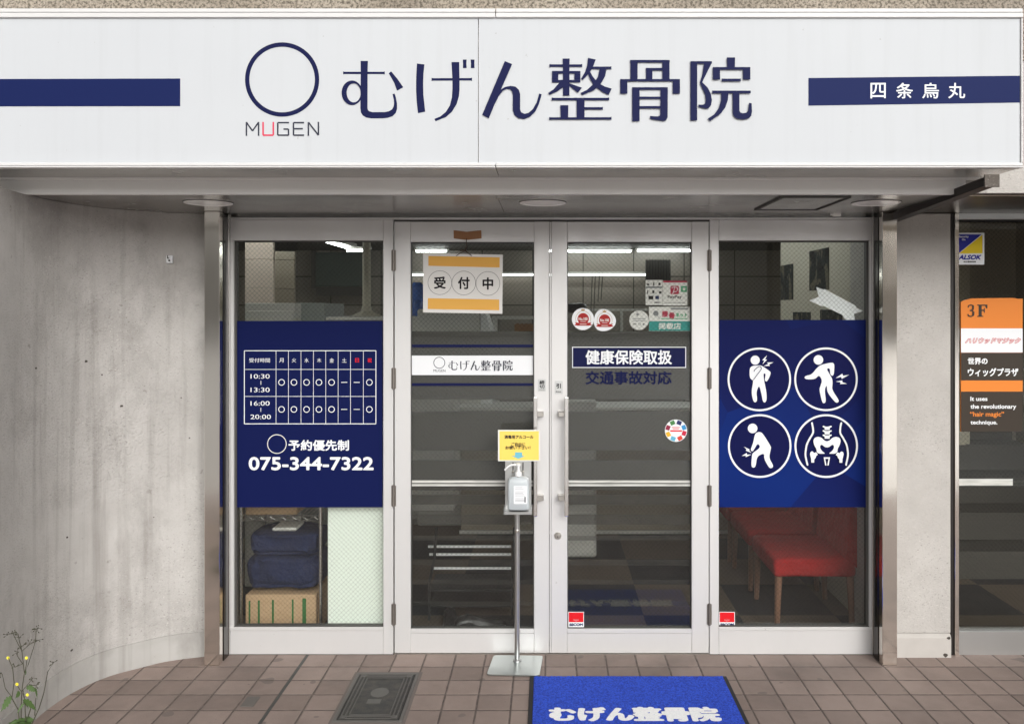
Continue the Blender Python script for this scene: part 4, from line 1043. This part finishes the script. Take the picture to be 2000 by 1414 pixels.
for k, (dx, dy) in enumerate([(.0085 * math.cos(R(a)), .0055 * math.sin(R(a))) for a in range(0, 360, 36)] + [(0, 0)]):
    n0 = len(V)
    for p in vv: V.append((.012 + (p[0] - bx0) / (bx1 - bx0) * .655 + dx, -.664 + (p[1] - by0) / (by1 - by0) * .112 + dy, .0132 + k * .00008))
    Fc += [[n0 + i for i in f_] for f_ in ff]
me = bpy.data.meshes.new('lettering'); me.from_pydata(V, [], Fc); link('lettering', me, M['mat_white'], t)

t = thing('manhole_cover', 'rectangular cast iron access cover set in the tiled pavement', 'manhole cover', (-.70, -.43, 0))
x0, x1, y0, y1 = -.838, -.565, -.655, -.206
MB().box(x0 - .012, x1 + .012, y0 - .012, y1 + .012, .0004, .002).build('mortar_bed', M['mortar'], t)
fr = MB()
for a in ((x0, x1, y0, y0 + .014), (x0, x1, y1 - .014, y1), (x0, x0 + .014, y0 + .0145, y1 - .0145), (x1 - .014, x1, y0 + .0145, y1 - .0145)): fr.box(a[0], a[1], a[2], a[3], .0005, .0055, .001)
fr.build('outer_frame', mat('worn_iron', lin((104, 100, 96)), .55, .3), t)
MB().box(x0 + .0142, x1 - .0142, y0 + .0142, y1 - .0142, .0021, .0025).build('gap_shade', M['black'], t)  # black sheet laid in to paint the shade between frame and lid
MB().box(x0 + .018, x1 - .018, y0 + .018, y1 - .018, .0026, .0042, .001).build('lid', M['cast'], t)
rb = MB()
for ins, h_ in ((.024, .0075), (.040, .0085), (.054, .0075)):
    w_ = .0055
    for a in ((x0 + ins, x1 - ins, y0 + ins, y0 + ins + w_), (x0 + ins, x1 - ins, y1 - ins - w_, y1 - ins), (x0 + ins, x0 + ins + w_, y0 + ins + w_, y1 - ins - w_), (x1 - ins - w_, x1 - ins, y0 + ins + w_, y1 - ins - w_)): rb.box(a[0], a[1], a[2], a[3], .004, h_, .0012)
for sx in (x0 + .024, x1 - .05):
    for sy in (y0 + .024, y1 - .05): rb.box(sx, sx + .026, sy, sy + .026, .004, .0068, .003)
cx_, cy_ = (x0 + x1) / 2, (y0 + y1) / 2
rb.prism([(cx_ + .038 * math.cos(R(a)), cy_ + .03 + .045 * math.sin(R(a)), .004) for a in range(0, 360, 30)], (0, 0, .0009)); rb.box(cx_ - .035, cx_ + .02, cy_ - .07, cy_ - .03, .004, .0050, .0004)
rb.build('ribs', mat('rib_iron', lin((96, 93, 90)), .5, .4), t)
o = MB().box(-1.242, -1.188, -.522, -.432, .0006, .0026, .001).build('floor_plate', m_brushed('worn_plate', (112, 107, 102), .6, 'x', .05, .3))
tag(o, 'small worn metal plate set in a pavement tile near the curved wall', 'metal plate')
o = MB().box(-1.121, -1.108, -3.6, -.004, .0005, .002).build('expansion_joint', M['gasket']); struct(o)

# ------------------------------------------------------------------ weed at the foot of the curved wall
zw = zoomed(0, 1210, 6.931); yw = -1.0
t = thing('flowering_weed', 'thin weed with yellow flowers growing at the foot of the curved wall', 'plant', (X(36, yw), yw, 0))
def wp(p, j=.012): q = W(*zw(*p), yw); return Vector((q.x, yw + random.uniform(-j, j), q.z))
STEMS = [[(300, 1620), (290, 1400), (275, 1150), (290, 960), (325, 720), (290, 430), (262, 240)], [(290, 430), (225, 290), (180, 185), (110, 195)], [(325, 720), (390, 600), (480, 290), (490, 150), (520, 110)],
         [(290, 430), (390, 340), (480, 290), (530, 275)], [(270, 1620), (260, 1400), (235, 1230), (175, 1050), (190, 850), (175, 640), (140, 545), (112, 515)], [(235, 1230), (275, 1180)],
         [(165, 1045), (80, 920), (20, 740), (5, 715)], [(430, 1620), (440, 1400), (520, 1200), (600, 980), (650, 700), (720, 580)], [(330, 1620), (350, 1330), (335, 1100), (300, 960)],
         [(330, 720), (350, 640), (360, 520)], [(285, 965), (232, 905), (230, 868)], [(300, 1000), (325, 1050), (373, 1012)], [(300, 605), (250, 500), (228, 440)], [(300, 600), (210, 635)], [(300, 960), (390, 860), (440, 790)], [(390, 880), (490, 880)], [(380, 1320), (440, 1140)], [(460, 1300), (480, 1060)]]
sm = MB()
for s_ in STEMS:
    q = [wp(p, .006) for p in s_]; n = len(q); sm.tube(q, [.0021 - .0012 * i / n if s_[0][1] > 1300 else .0013 - .0005 * i / n for i in range(n)], 6)
for cx, cy in ((262, 240), (180, 185), (110, 195), (520, 110), (530, 275), (720, 580), (440, 790), (490, 880), (228, 440), (15, 730), (210, 635), (310, 350), (400, 320), (500, 130), (240, 190)):
    for k in range(6):
        a = Vector(wp((cx, cy), .004)); b = Vector(wp((cx + random.uniform(-38, 38), cy + random.uniform(-34, 28)), .01))
        sm.tube([a, b], [.0006, .0006], 4); d_ = (b - a).normalized() * .006; sm.tube([b, b + d_ * .5, b + d_], [.0008, .0020, .0006], 5)
sm.build('stems', M['stem'], t, True)
for cx, cy in ((112, 513), (360, 513), (232, 868), (373, 1012)):
    c_ = wp((cx, cy), 0); pm = MB()
    for k in range(9):
        a = R(k * 40); u = Vector((math.cos(a), -.25, math.sin(a))); v = Vector((-math.sin(a), 0, math.cos(a)))
        pm.prism([c_, c_ + u * .0036 + v * .002, c_ + u * .0062, c_ + u * .0036 - v * .002], (0, .0004, 0))
    pm.build('flower', M['petal'], t)
def leaf(mb, p0, p1, w, lobes=5, droop=.02):
    a, b = wp(p0, .01), wp(p1, .02); ax = b - a; side = Vector((-ax.z, random.uniform(-.6, .2) * ax.length, ax.x)).normalized()
    up = []; dn = []
    for i in range(lobes * 2 + 1):
        u = i / (lobes * 2); ww = w * math.sin(math.pi * min(1, u * 1.0 + .08)) * (1.0 if i % 2 else .62)
        c_ = a + ax * u - Vector((0, .4, 1)) * droop * u * u
        up.append(c_ + side * ww); dn.append(c_ - side * ww)
    vs_ = [mb.bm.verts.new(p) for p in up]; vd = [mb.bm.verts.new(p + Vector((0, -.001, 0))) for p in dn]
    for i in range(len(vs_) - 1): mb.bm.faces.new((vs_[i], vs_[i + 1], vd[i + 1], vd[i]))
lm = MB()
for p0, p1, w in (((150, 1045), (45, 1150), .016), ((340, 930), (470, 920), .014), ((460, 930), (520, 990), .008), ((320, 1080), (545, 1135), .015), ((330, 1100), (370, 1140), .012), ((275, 985), (180, 1010), .012), ((345, 690), (400, 652), .006), ((330, 1130), (285, 1160), .006)): leaf(lm, p0, p1, w)
for k in range(24):
    x = random.uniform(190, 470); leaf(lm, (300 + random.uniform(-50, 110), 1440), (x + random.uniform(-110, 60), random.uniform(1230, 1420)), random.uniform(.012, .022), 5, .03)
lm.build('leaves', M['leaf'], t)

# ------------------------------------------------------------------ inside the clinic
t = thing('clinic_interior', 'panelled room with a low ceiling behind the glass shopfront', 'room', (0, 2.5, 0), kind='thing')
YB = 5.6
m_ = MB(); m_.quad((-3.5, YB, 0), (2.85, YB, 0), (2.85, YB, 2.3), (-3.5, YB, 2.3)); m_.build('back_wall', M['wall_tile'], t)
m_ = MB().box(1.60, 1.64, .085, 1.9, 0, 2.26).box(2.85, 2.9, 1.9, 5.7, 0, 2.3).box(-3.55, -3.5, .085, 5.7, 0, 2.3).box(-3.5, -1.50, .062, .10, 0, 2.3).box(1.64, 2.85, 1.86, 1.9, 0, 2.3); m_.build('side_wall', M['inner_cream'], t)
MB().box(-3.55, 2.9, .062, 5.7, 2.262, 2.30).build('ceiling', M['inner_dark'], t)
MB().box(-1.5, 1.6, .064, .085, 2.03, 2.262).build('bulkhead', M['inner_dark'], t)
def lampx(pxa, pxb, py, d, lab, m='tube'):
    y = d - D; t = thing('tube_lamp', lab, 'tube lamp', (X((pxa + pxb) / 2, y), y, ZZ(py, y)), 'lit tube lamps inside the clinic')
    z = ZZ(py, y)
    MB().tube([(X(pxa, y), y, z), (X(pxb, y), y, z)], .0125, 10).build('tube', M[m], t, True)
    MB().box(X(pxa, y) - .02, X(pxb, y) + .02, y - .03, y + .05, z + .014, z + .035).build('fitting', M['inner_white'], t)
lampx(813, 872, 490.5, 9.2, 'lit tube lamp high behind the left door')
lampx(1060, 1232, 490.5, 9.2, 'long lit tube lamp high behind the right door')
lampx(1245, 1352, 490, 9.2, 'shorter lit tube lamp high at the right edge of the right door')
lampx(780, 1262, 537, 9.45, 'very long lit tube lamp on the back wall behind both doors', 'tube_dim')
lampx(678, 720, 489.5, 8.2, 'lit tube lamp high behind the left window')
for x_, ya_, yb_2, lab in ((-1.96, .5, 4.6, 'lit tube lamp running into the room on the ceiling at the far left'), (.95, .5, 3.3, 'added unseen tube lamp that brightens the room from the ceiling above the counter')):  # counter tube added unseen, far-left tube carried forward, both to brighten the room
    t = thing('tube_lamp', lab, 'tube lamp', (x_, (ya_ + yb_2) / 2, 2.21), 'lit tube lamps inside the clinic')
    MB().tube([(x_, ya_, 2.205), (x_, yb_2, 2.205)], .0125, 10).build('tube', M['tube'], t, True)
    MB().box(x_ - .04, x_ + .04, ya_ - .02, yb_2 + .02, 2.22, 2.261).build('fitting', M['inner_white'], t)
def thing_mb(name, lab, cat, mbx, m, group=None, smooth=False):
    o = mbx.build(name, m, None, smooth); tag(o, lab, cat, group); return o
def at(px0, px1, py0, py1, d, depth): # box inside, from its outline in the photo and its distance
    y = d - D; return (X(px0, y), X(px1, y), y, y + depth, ZZ(py1, y), ZZ(py0, y))
# left window
t = thing('partition_screen', 'pinkish panelled partition behind the top left corner of the left window', 'partition', (X(505, 1.7), 1.7, 0))
yy = 1.7
for a_, b_ in ((562.6, 640), (507.6, 562), (472, 507)): MB().box(X(478, yy), X(534.5, yy), yy, yy + .03, ZZ(b_, yy), ZZ(a_, yy), .003).build('panel', mat('pink_panel', lin((240, 222, 208)), .6), t)
yy = 2.1
for a_, b_ in ((564.6, 640), (508.6, 564), (492, 508)): MB().box(X(530, yy), X(576, yy), yy, yy + .03, ZZ(b_, yy), ZZ(a_, yy), .003).build('panel', M['inner_beige'], t)
t = thing('white_cabinet', 'white drawer cabinet behind the left window above the poster', 'cabinet', (X(520, .95), .95, 0))
a = at(478, 577, 592, 990, 4.9, .12); MB().box(a[0], a[1], a[2], a[3], .01, a[5], .004).build('body', M['inner_white'], t)
for k in range(3): MB().box(a[0] + .01, a[1] - .01, a[2] - .016, a[2] - .001, a[5] - .03 - (k + 1) * .16, a[5] - .045 - k * .16, .003).build('drawer', M['inner_white'], t)
a = at(577.5, 634, 592, 990, 5.2, .5); thing_mb('grey_counter', 'grey counter end beside the white cabinet', 'counter', MB().box(a[0], a[1], a[2], a[3], .01, a[5], .004), mat('counter_grey', lin((150, 156, 152)), .4))
t = thing('white_table', 'white table carrying a pale round post behind the left window', 'table', (X(700, 1.4), 1.4, 0))
a = at(636, 790, 619, 626, 4.7, .5); MB().box(a[0], a[1], a[2], a[3], a[4], a[5], .004).build('tabletop', M['inner_white'], t)
for xx in (a[0] + .05, a[1] - .05): MB().box(xx - .02, xx + .02, a[2] + .1, a[2] + .14, .004, a[4] - .001).build('leg', M['inner_white'], t)
yy = a[2] + .22; zt_ = a[5]
thing_mb('round_post', 'pale round post with a flared foot standing on the white table', 'post', MB().lathe([(.095, zt_ + .001), (.07, zt_ + .012), (.034, zt_ + .03), (.024, zt_ + .06), (.022, 2.26)], (X(716, yy), yy, 0), 24), M['inner_cream'], None, True)
a = at(616, 712, 493, 560, 9.3, .06); t = thing('wall_screen', 'dark greenish screen high on the back wall behind the left window', 'screen', (a[0], a[2], a[4]))
MB().box(*a, .006).build('screen_panel', M['board_green'], t); MB().box(a[0] - .05, a[0] - .002, a[2] + .01, a[3], a[4] - .02, a[5] + .02).box(a[0], a[1], a[2] + .01, a[3], a[4] - .1, a[4] - .004).build('screen_frame', M['inner_dark'], t)
# wire rack, boxes and cloth at the foot of the left window
yk = .20
t = thing('wire_rack', 'chrome wire shelf rack behind the lower left window', 'rack', (X(550, yk), yk, 0))
for xx in (470.5, 626):
    for dy in (0, .36): MB().tube([(X(xx, yk), yk + dy, .005), (X(xx, yk), yk + dy, 1.0)], .0085, 10).build('post', M['bar'], t, True)
sh = MB()
for zz_ in (ZZ(1006.5, yk), ZZ(1016.5, yk)):
    for dy in (0, .36): sh.tube([(X(470, yk), yk + dy, zz_), (X(626, yk), yk + dy, zz_)], .0028, 6)
n = 14
for i in range(n):
    xa, xb = X(474 + i * 148 / n, yk), X(474 + (i + 1) * 148 / n, yk); za_, zb_ = ZZ(1008, yk), ZZ(1015, yk)
    sh.tube([(xa, yk, za_ if i % 2 else zb_), (xb, yk, zb_ if i % 2 else za_)], .002, 6)
for i in range(18): xx = X(474 + i * 148 / 17, yk); sh.tube([(xx, yk, ZZ(1006.5, yk)), (xx, yk + .36, ZZ(1006.5, yk))], .0018, 5)
sh.build('shelf', M['bar'], t)
a = at(479, 580, 940, 1005, D + yk + .03, .28); thing_mb('cardboard_box', 'cardboard box on the wire shelf just under the navy poster', 'box', MB().box(a[0], a[1], a[2], a[3], a[4], a[5], .004), M['cardboard'], 'cardboard boxes on the rack')
t = thing('cardboard_box', 'cardboard box with green stripes on the floor under the rack', 'box', (X(548, yk), yk, 0), 'cardboard boxes on the rack')
y_ = yk + .012; bx = MB().box(X(479, y_), X(617, y_), y_, y_ + .30, .005, ZZ(1161, y_), .004).build('body', M['cardboard'], t)
f = Flat(y_ - .0008)
for x0, x1, y0 in ((485.5, 489, 1173), (503.5, 507.5, 1172), (531, 535, 1171), (570, 573.5, 1170), (590.5, 598, 1168)): f.rect(x0, y0, x1, 1228)
f.build('green_stripes', flatmat('box_green', (60, 110, 62)), t)
def cloth(x0, x1, y0, y1, z0, z1, seed):
    bm = bmesh.new(); bmesh.ops.create_icosphere(bm, subdivisions=4, radius=1); rnd = random.Random(seed); ph = [rnd.uniform(0, 6) for _ in range(6)]
    for v in bm.verts:
        p = v.co.copy(); s_ = [math.copysign(abs(c) ** .45, c) for c in p]
        w_ = .05 * math.sin(7 * p.x + ph[0] + 3 * p.z) + .04 * math.sin(11 * p.z + ph[1] - 4 * p.y) + .03 * math.sin(17 * p.x + ph[2])
        v.co = Vector(((x0 + x1) / 2 + s_[0] * (x1 - x0) / 2 * (1 + w_ * .3), (y0 + y1) / 2 + s_[1] * (y1 - y0) / 2 * (1 + w_), (z0 + z1) / 2 + s_[2] * (z1 - z0) / 2 * (1 + w_ * .6)))
    m = MB(); m.bm.free(); m.bm = bm; return m
z_ = ZZ(1158, yk)
thing_mb('folded_blanket', 'navy folded blanket lying on the striped cardboard box', 'blanket', cloth(X(474, yk), X(622, yk), yk + .02, yk + .3, z_, z_ + .175, 1), M['blue_cloth'], 'navy blankets on the rack', True)
thing_mb('folded_blanket', 'navy folded blanket at the top of the pile under the shelf', 'blanket', cloth(X(476, yk), X(618, yk), yk + .03, yk + .3, z_ + .165, z_ + .285, 2), M['blue_cloth'], 'navy blankets on the rack', True)
thing_mb('plastic_tray', 'pale plastic tray lying on top of the navy blankets', 'tray', MB().box(X(523, yk), X(572, yk), yk + .06, yk + .2, z_ + .286, z_ + .302, .006), M['inner_white'])
a = at(640, 747.5, 988, 1236, D + .075, .018); thing_mb('white_board', 'pale white board standing right against the lower left window', 'board', MB().box(a[0], a[1] + .01, a[2], a[3], .006, a[5] + .4, .002), M['white_board'])
# left door
t = thing('water_bottle', 'large blue water bottle on a dispenser behind the left door', 'bottle', (X(816, 2.6), 2.6, 0))
yy = 2.6; MB().lathe([(.05, ZZ(621, yy)), (.058, ZZ(618, yy)), (.058, ZZ(590, yy)), (.05, ZZ(586, yy)), (.057, ZZ(580, yy)), (.056, ZZ(560, yy)), (.03, ZZ(552, yy))], (X(815, yy), yy, 0), 20).build('body', M['water'], t, True)
MB().box(X(803, yy), X(829, yy), yy - .08, yy + .12, .005, ZZ(622, yy), .01).build('dispenser', M['inner_white'], t)
a = at(815, 962, 604, 700, 6.3, .4); t = thing('towel_cabinet', 'pale cabinet draped with a white towel below the hanging sign', 'cabinet', (a[0], a[2], 0))
MB().box(a[0], a[1] - .09, a[2], a[3], .005, a[5], .01).build('body', M['inner_white'], t)
m_ = MB(); m_.prism([(a[1] - .088, a[2], a[5]), (a[1] - .06, a[2], a[5] - .005), (a[1], a[2], a[4] + .17), (a[1], a[2], .2), (a[1] - .088, a[2], .2)], (0, .4, 0)); m_.build('towel', M['pump'], t)
thing_mb('white_machine', 'white machine with a dark opening seen between the film bands of the left door', 'machine', MB().box(*at(800, 886, 770, 1000, 5.6, .4), .01), M['inner_white'])
thing_mb('shelf_unit', 'long pale shelf of folded things behind the left door', 'shelf', MB().box(*at(960, 1105, 618, 624, 7.5, .4)).box(*at(962, 972, 624, 900, 7.5, .3)), M['inner_white'])
mm = MB()
for i in range(14): x = 1005 + i * 2.7; mm.box(*at(x, x + 2.1, 634 - (i % 3), 652, 7.2, .2))
thing_mb('file_row', 'row of brown files behind the left door', 'files', mm, M['kraft'])
# shoe rack and shoes
yr = .42
t = thing('shoe_rack', 'dark shoe rack with pale rails behind the lower left door', 'shoe rack', (X(917, yr), yr, 0))
for py in (1067.5, 1083, 1110):
    dy = .28; x0, x1 = X(836 + (py - 1067) * .14, yr), X(998, yr); s_ = (D + yr + dy) / (D + yr)
    MB().box(x0 * s_, x1 * s_, yr + dy, yr + dy + .012, ZZ(py + 2.2, yr + dy), ZZ(py - 2.2, yr + dy), .001).build('rail', M['pump'], t)
for xx in (838, 1000):
    MB().box(X(xx, yr) - .006, X(xx, yr) + .006, yr, yr + .012, .005, .20).build('leg', M['black'], t)
    MB().tube([(X(xx, yr), yr + .01, .20), (X(xx, yr), yr + .20, .26), (X(xx, yr), yr + .285, .41)], .008, 6).build('side_bar', M['black'], t)
MB().box(X(838, yr), X(1000, yr), yr + .01, yr + .27, .150, .162).build('shelf', M['black'], t)
MB().box(X(838, yr), X(1000, yr), yr + .012, yr + .27, .07, .08).build('lower_shelf', M['black'], t)
def shoe(cx, cy, ang, lab):
    bm = bmesh.new(); prof = [(-.13, .028, .055), (-.11, .034, .075), (-.06, .034, .085), (-.01, .038, .065), (.05, .045, .048), (.1, .042, .04), (.13, .02, .028)]; rings = []
    ca, sa = math.cos(R(ang)), math.sin(R(ang))
    for x, w_, h_ in prof:
        ring = []
        for k in range(10):
            a = R(k * 36); yy = w_ * math.cos(a); zz_ = max(0, h_ / 2 + h_ / 2 * math.sin(a))
            ring.append(bm.verts.new((cx + x * ca - yy * sa, cy + x * sa + yy * ca, .006 + zz_)))
        rings.append(ring)
    for a, b in zip(rings, rings[1:]):
        for k in range(10): bm.faces.new((a[k], a[(k + 1) % 10], b[(k + 1) % 10], b[k]))
    bm.faces.new(rings[0]); bm.faces.new(rings[-1])
    o = obj('shoe', bm, M['shoe'], None, True); tag(o, lab, 'shoe', 'black shoes under the shoe rack')
shoe(X(882, .33), .30, -80, 'black shoe pointing at the glass under the shoe rack')
shoe(X(938, .33), .30, 20, 'black shoe lying sideways under the shoe rack')
# right door
a = at(1085, 1165, 782, 1090, 5.49, .4); t = thing('white_unit', 'white floor cabinet behind the left side of the right door', 'cabinet', (a[0], a[2], 0))
MB().box(a[0], a[1], a[2], a[3], .005, a[5], .012).build('body', M['inner_white'], t)
MB().box(a[0] + .01, a[1] - .01, a[2] - .008, a[2] - .001, .03, .30, .004).build('lower_panel', M['inner_white'], t)
a = at(900, 1530, 803, 1043, 6.08, .35); t = thing('reception_counter', 'beige reception counter with a pale skirting behind the right door', 'counter', (a[0], a[2], 0))
MB().box(a[0], a[1], a[2], a[3], .03, a[5], .004).build('body', M['inner_beige'], t)
MB().box(a[0] - .01, a[1] + .01, a[2] - .014, a[2] - .001, .005, .03, .002).build('skirting', M['inner_white'], t)
MB().box(a[0] - .02, a[1] + .02, a[2] - .02, a[3] + .02, a[5] + .001, a[5] + .03, .004).build('countertop', M['inner_white'], t)
t = thing('treatment_frame_rail', 'pale grey metal rail behind the stickers of the right door', 'rail', (X(1200, 3.5), 3.5, 0)); t.name = 'curtain_track'
MB().box(*at(1100, 1352, 603, 607.5, 7.4, .03)).build('track', M['inner_white'], t)
for x in (1212, 1352): MB().box(*at(x, x + 5, 608, 700, 7.4, .03)).build('support', M['inner_white'], t)
thing_mb('dark_cushion', 'black folded cushion on the counter behind the right door', 'cushion', cloth(X(1104, 3), X(1147, 3), 3, 3.3, ZZ(612, 3), ZZ(592, 3), 5), M['shoe'], None, True)
for k, (x, y0, y1) in enumerate(((1160, 470, 612), (1174, 470, 590))):
    mm = MB().tube([W(x - 3, y0 + 65, 3.0), W(x - 6, y1, 3.0)], .004, 6).tube([W(x + 3, y0 + 65, 3.0), W(x, y1 - 4, 3.0)], .004, 6)
    thing_mb('window_ornament', 'pair of thin dark cords hanging %s behind the right door' % ('left' if k == 0 else 'nearest the grating'), 'cord', mm, M['inner_dark'], 'thin cords hanging inside')
t = thing('wall_grating', 'dark slatted grating on the back wall above the payment stickers', 'grating', (X(1285, 5.3), 5.3, ZZ(545, 5.3)))
MB().box(*at(1261, 1310, 508, 548, 9.3, .02)).build('backing', M['inner_dark'], t)
mm = MB()
for i in range(9): x = 1263 + i * 5.4; mm.box(*at(x, x + 1.4, 506, 548, 9.28, .015))
mm.build('bars', M['black'], t)
# red chairs along the right wall
def make_chair():
    t = thing('red_chair', 'x', 'chair', (1.33, .52, 0), 'red waiting chairs along the right wall')
    x0, x1, y0, y1 = 1.13, 1.565, .30, .78
    MB().box(x0, x1 - .02, y0, y1, .262, .355, .022, 3).build('seat', M['red_seat'], t, True)
    MB().prism([(x1 - .075, y0, .355), (x1 - .008, y0, .30), (x1 + .012, y0, .84), (x1 - .03, y0, .84)], (0, y1 - y0, 0)).build('backrest', M['red_seat'], t)
    for xx in (x0 + .03, x1 - .045):
        for yy in (y0 + .03, y1 - .03):
            MB().tube([(xx, yy, .262), (xx - (.008 if xx < 1.3 else -.01), yy, .005)], [.019, .013], 10).build('leg', M['wood'], t, True)
    return t
def dup(root, off, lab):
    r = root.copy(); COL.objects.link(r); r.location = Vector(root.location) + Vector(off); r['label'] = lab
    for ch in root.children:
        c = ch.copy(); COL.objects.link(c); c.parent = r; c.matrix_parent_inverse = ch.matrix_parent_inverse.copy()
    return r
ch0 = make_chair(); ch0['label'] = 'red padded chair nearest the glass behind the lower right window'
bpy.context.view_layer.update()
dup(ch0, (0, .56, 0), 'red padded chair in the middle of the row by the right wall')
dup(ch0, (0, 1.12, 0), 'red padded chair farthest from the glass in the row by the wall')
# posters on the right inner wall
def wall_poster(pa, pb, za, zb_, lab, m):
    ya, ybb = F * 1.598 / (pa - CX) - D, F * 1.598 / (pb - CX) - D
    tag(MB().box(1.5965, 1.5995, ybb, ya, za, zb_).build('wall_poster', m), lab, 'poster', 'posters on the inner right wall')
def m_photo(name, seed):
    m = mat(name, rough=.8, Specular_IOR_Level=.1); n = N(m); v = n.obj((1, 3, 2.2))
    v2 = n.new('VectorMath', operation='ADD'); n.l(v, v2.inputs[0]); v2.inputs[1].default_value = (seed, seed * 2, 0)
    n.color(n.ramp(n.noise(v2.outputs[0], 3.5, 4, .6, .5), [(.0, lin((26, 30, 32))), (.44, lin((40, 46, 48))), (.56, lin((96, 92, 78))), (.68, lin((54, 62, 66)))], 'CONSTANT')); return m
wall_poster(1525, 1549, 1.665, 1.90, 'small dark poster higher up and farther back on the inner right wall', m_photo('poster_print', 1))
wall_poster(1581, 1619, 1.715, 1.955, 'large dark poster nearer the glass on the inner right wall', m_photo('poster_print', 3))
wall_poster(1549, 1583, 1.44, 1.585, 'dark poster low on the wall just above the blue poster', m_photo('poster_print', 5))
wall_poster(1602, 1645, 1.44, 1.60, 'dark poster low on the wall beside the paper ribbon', m_photo('poster_print', 8))

# ------------------------------------------------------------------ the other side of the street, which the glass and steel reflect
def far_building(x0, x1, h, rows, cols, lab, m, depth=6):
    t = thing('far_building', lab, 'building', ((x0 + x1) / 2, -50.5, .12), 'buildings across the street')
    MB().box(x0, x1, -50.5 - depth, -50.5, .12, h).build('wall', m, t)
    for r in range(rows):
        for c in range(cols):
            w_ = (x1 - x0) / cols; xa = x0 + c * w_ + w_ * .18; za_ = .9 + r * (h - .6) / rows
            wv = MB().box(xa, xa + w_ * .64, -50.53, -50.501, za_, za_ + (h - .6) / rows * .58).build('window', M['window_far'], t)
    MB().box(x0 - .1, x1 + .1, -50.7 - depth, -50.3, h, h + .3).build('parapet', m, t)
far_building(-46, -16.2, 8.5, 3, 5, 'three storey grey building across the street to the left', M['facade'])
far_building(-16, 14, 6.0, 2, 5, 'two storey pale building directly across the street', m_plaster('far_plaster', (226, 219, 205), (238, 232, 220), 0, False))
far_building(14.4, 46, 9.0, 3, 6, 'three storey brown building across the street to the right', m_plaster('far_brown', (192, 178, 160), (208, 194, 176), 0, False))
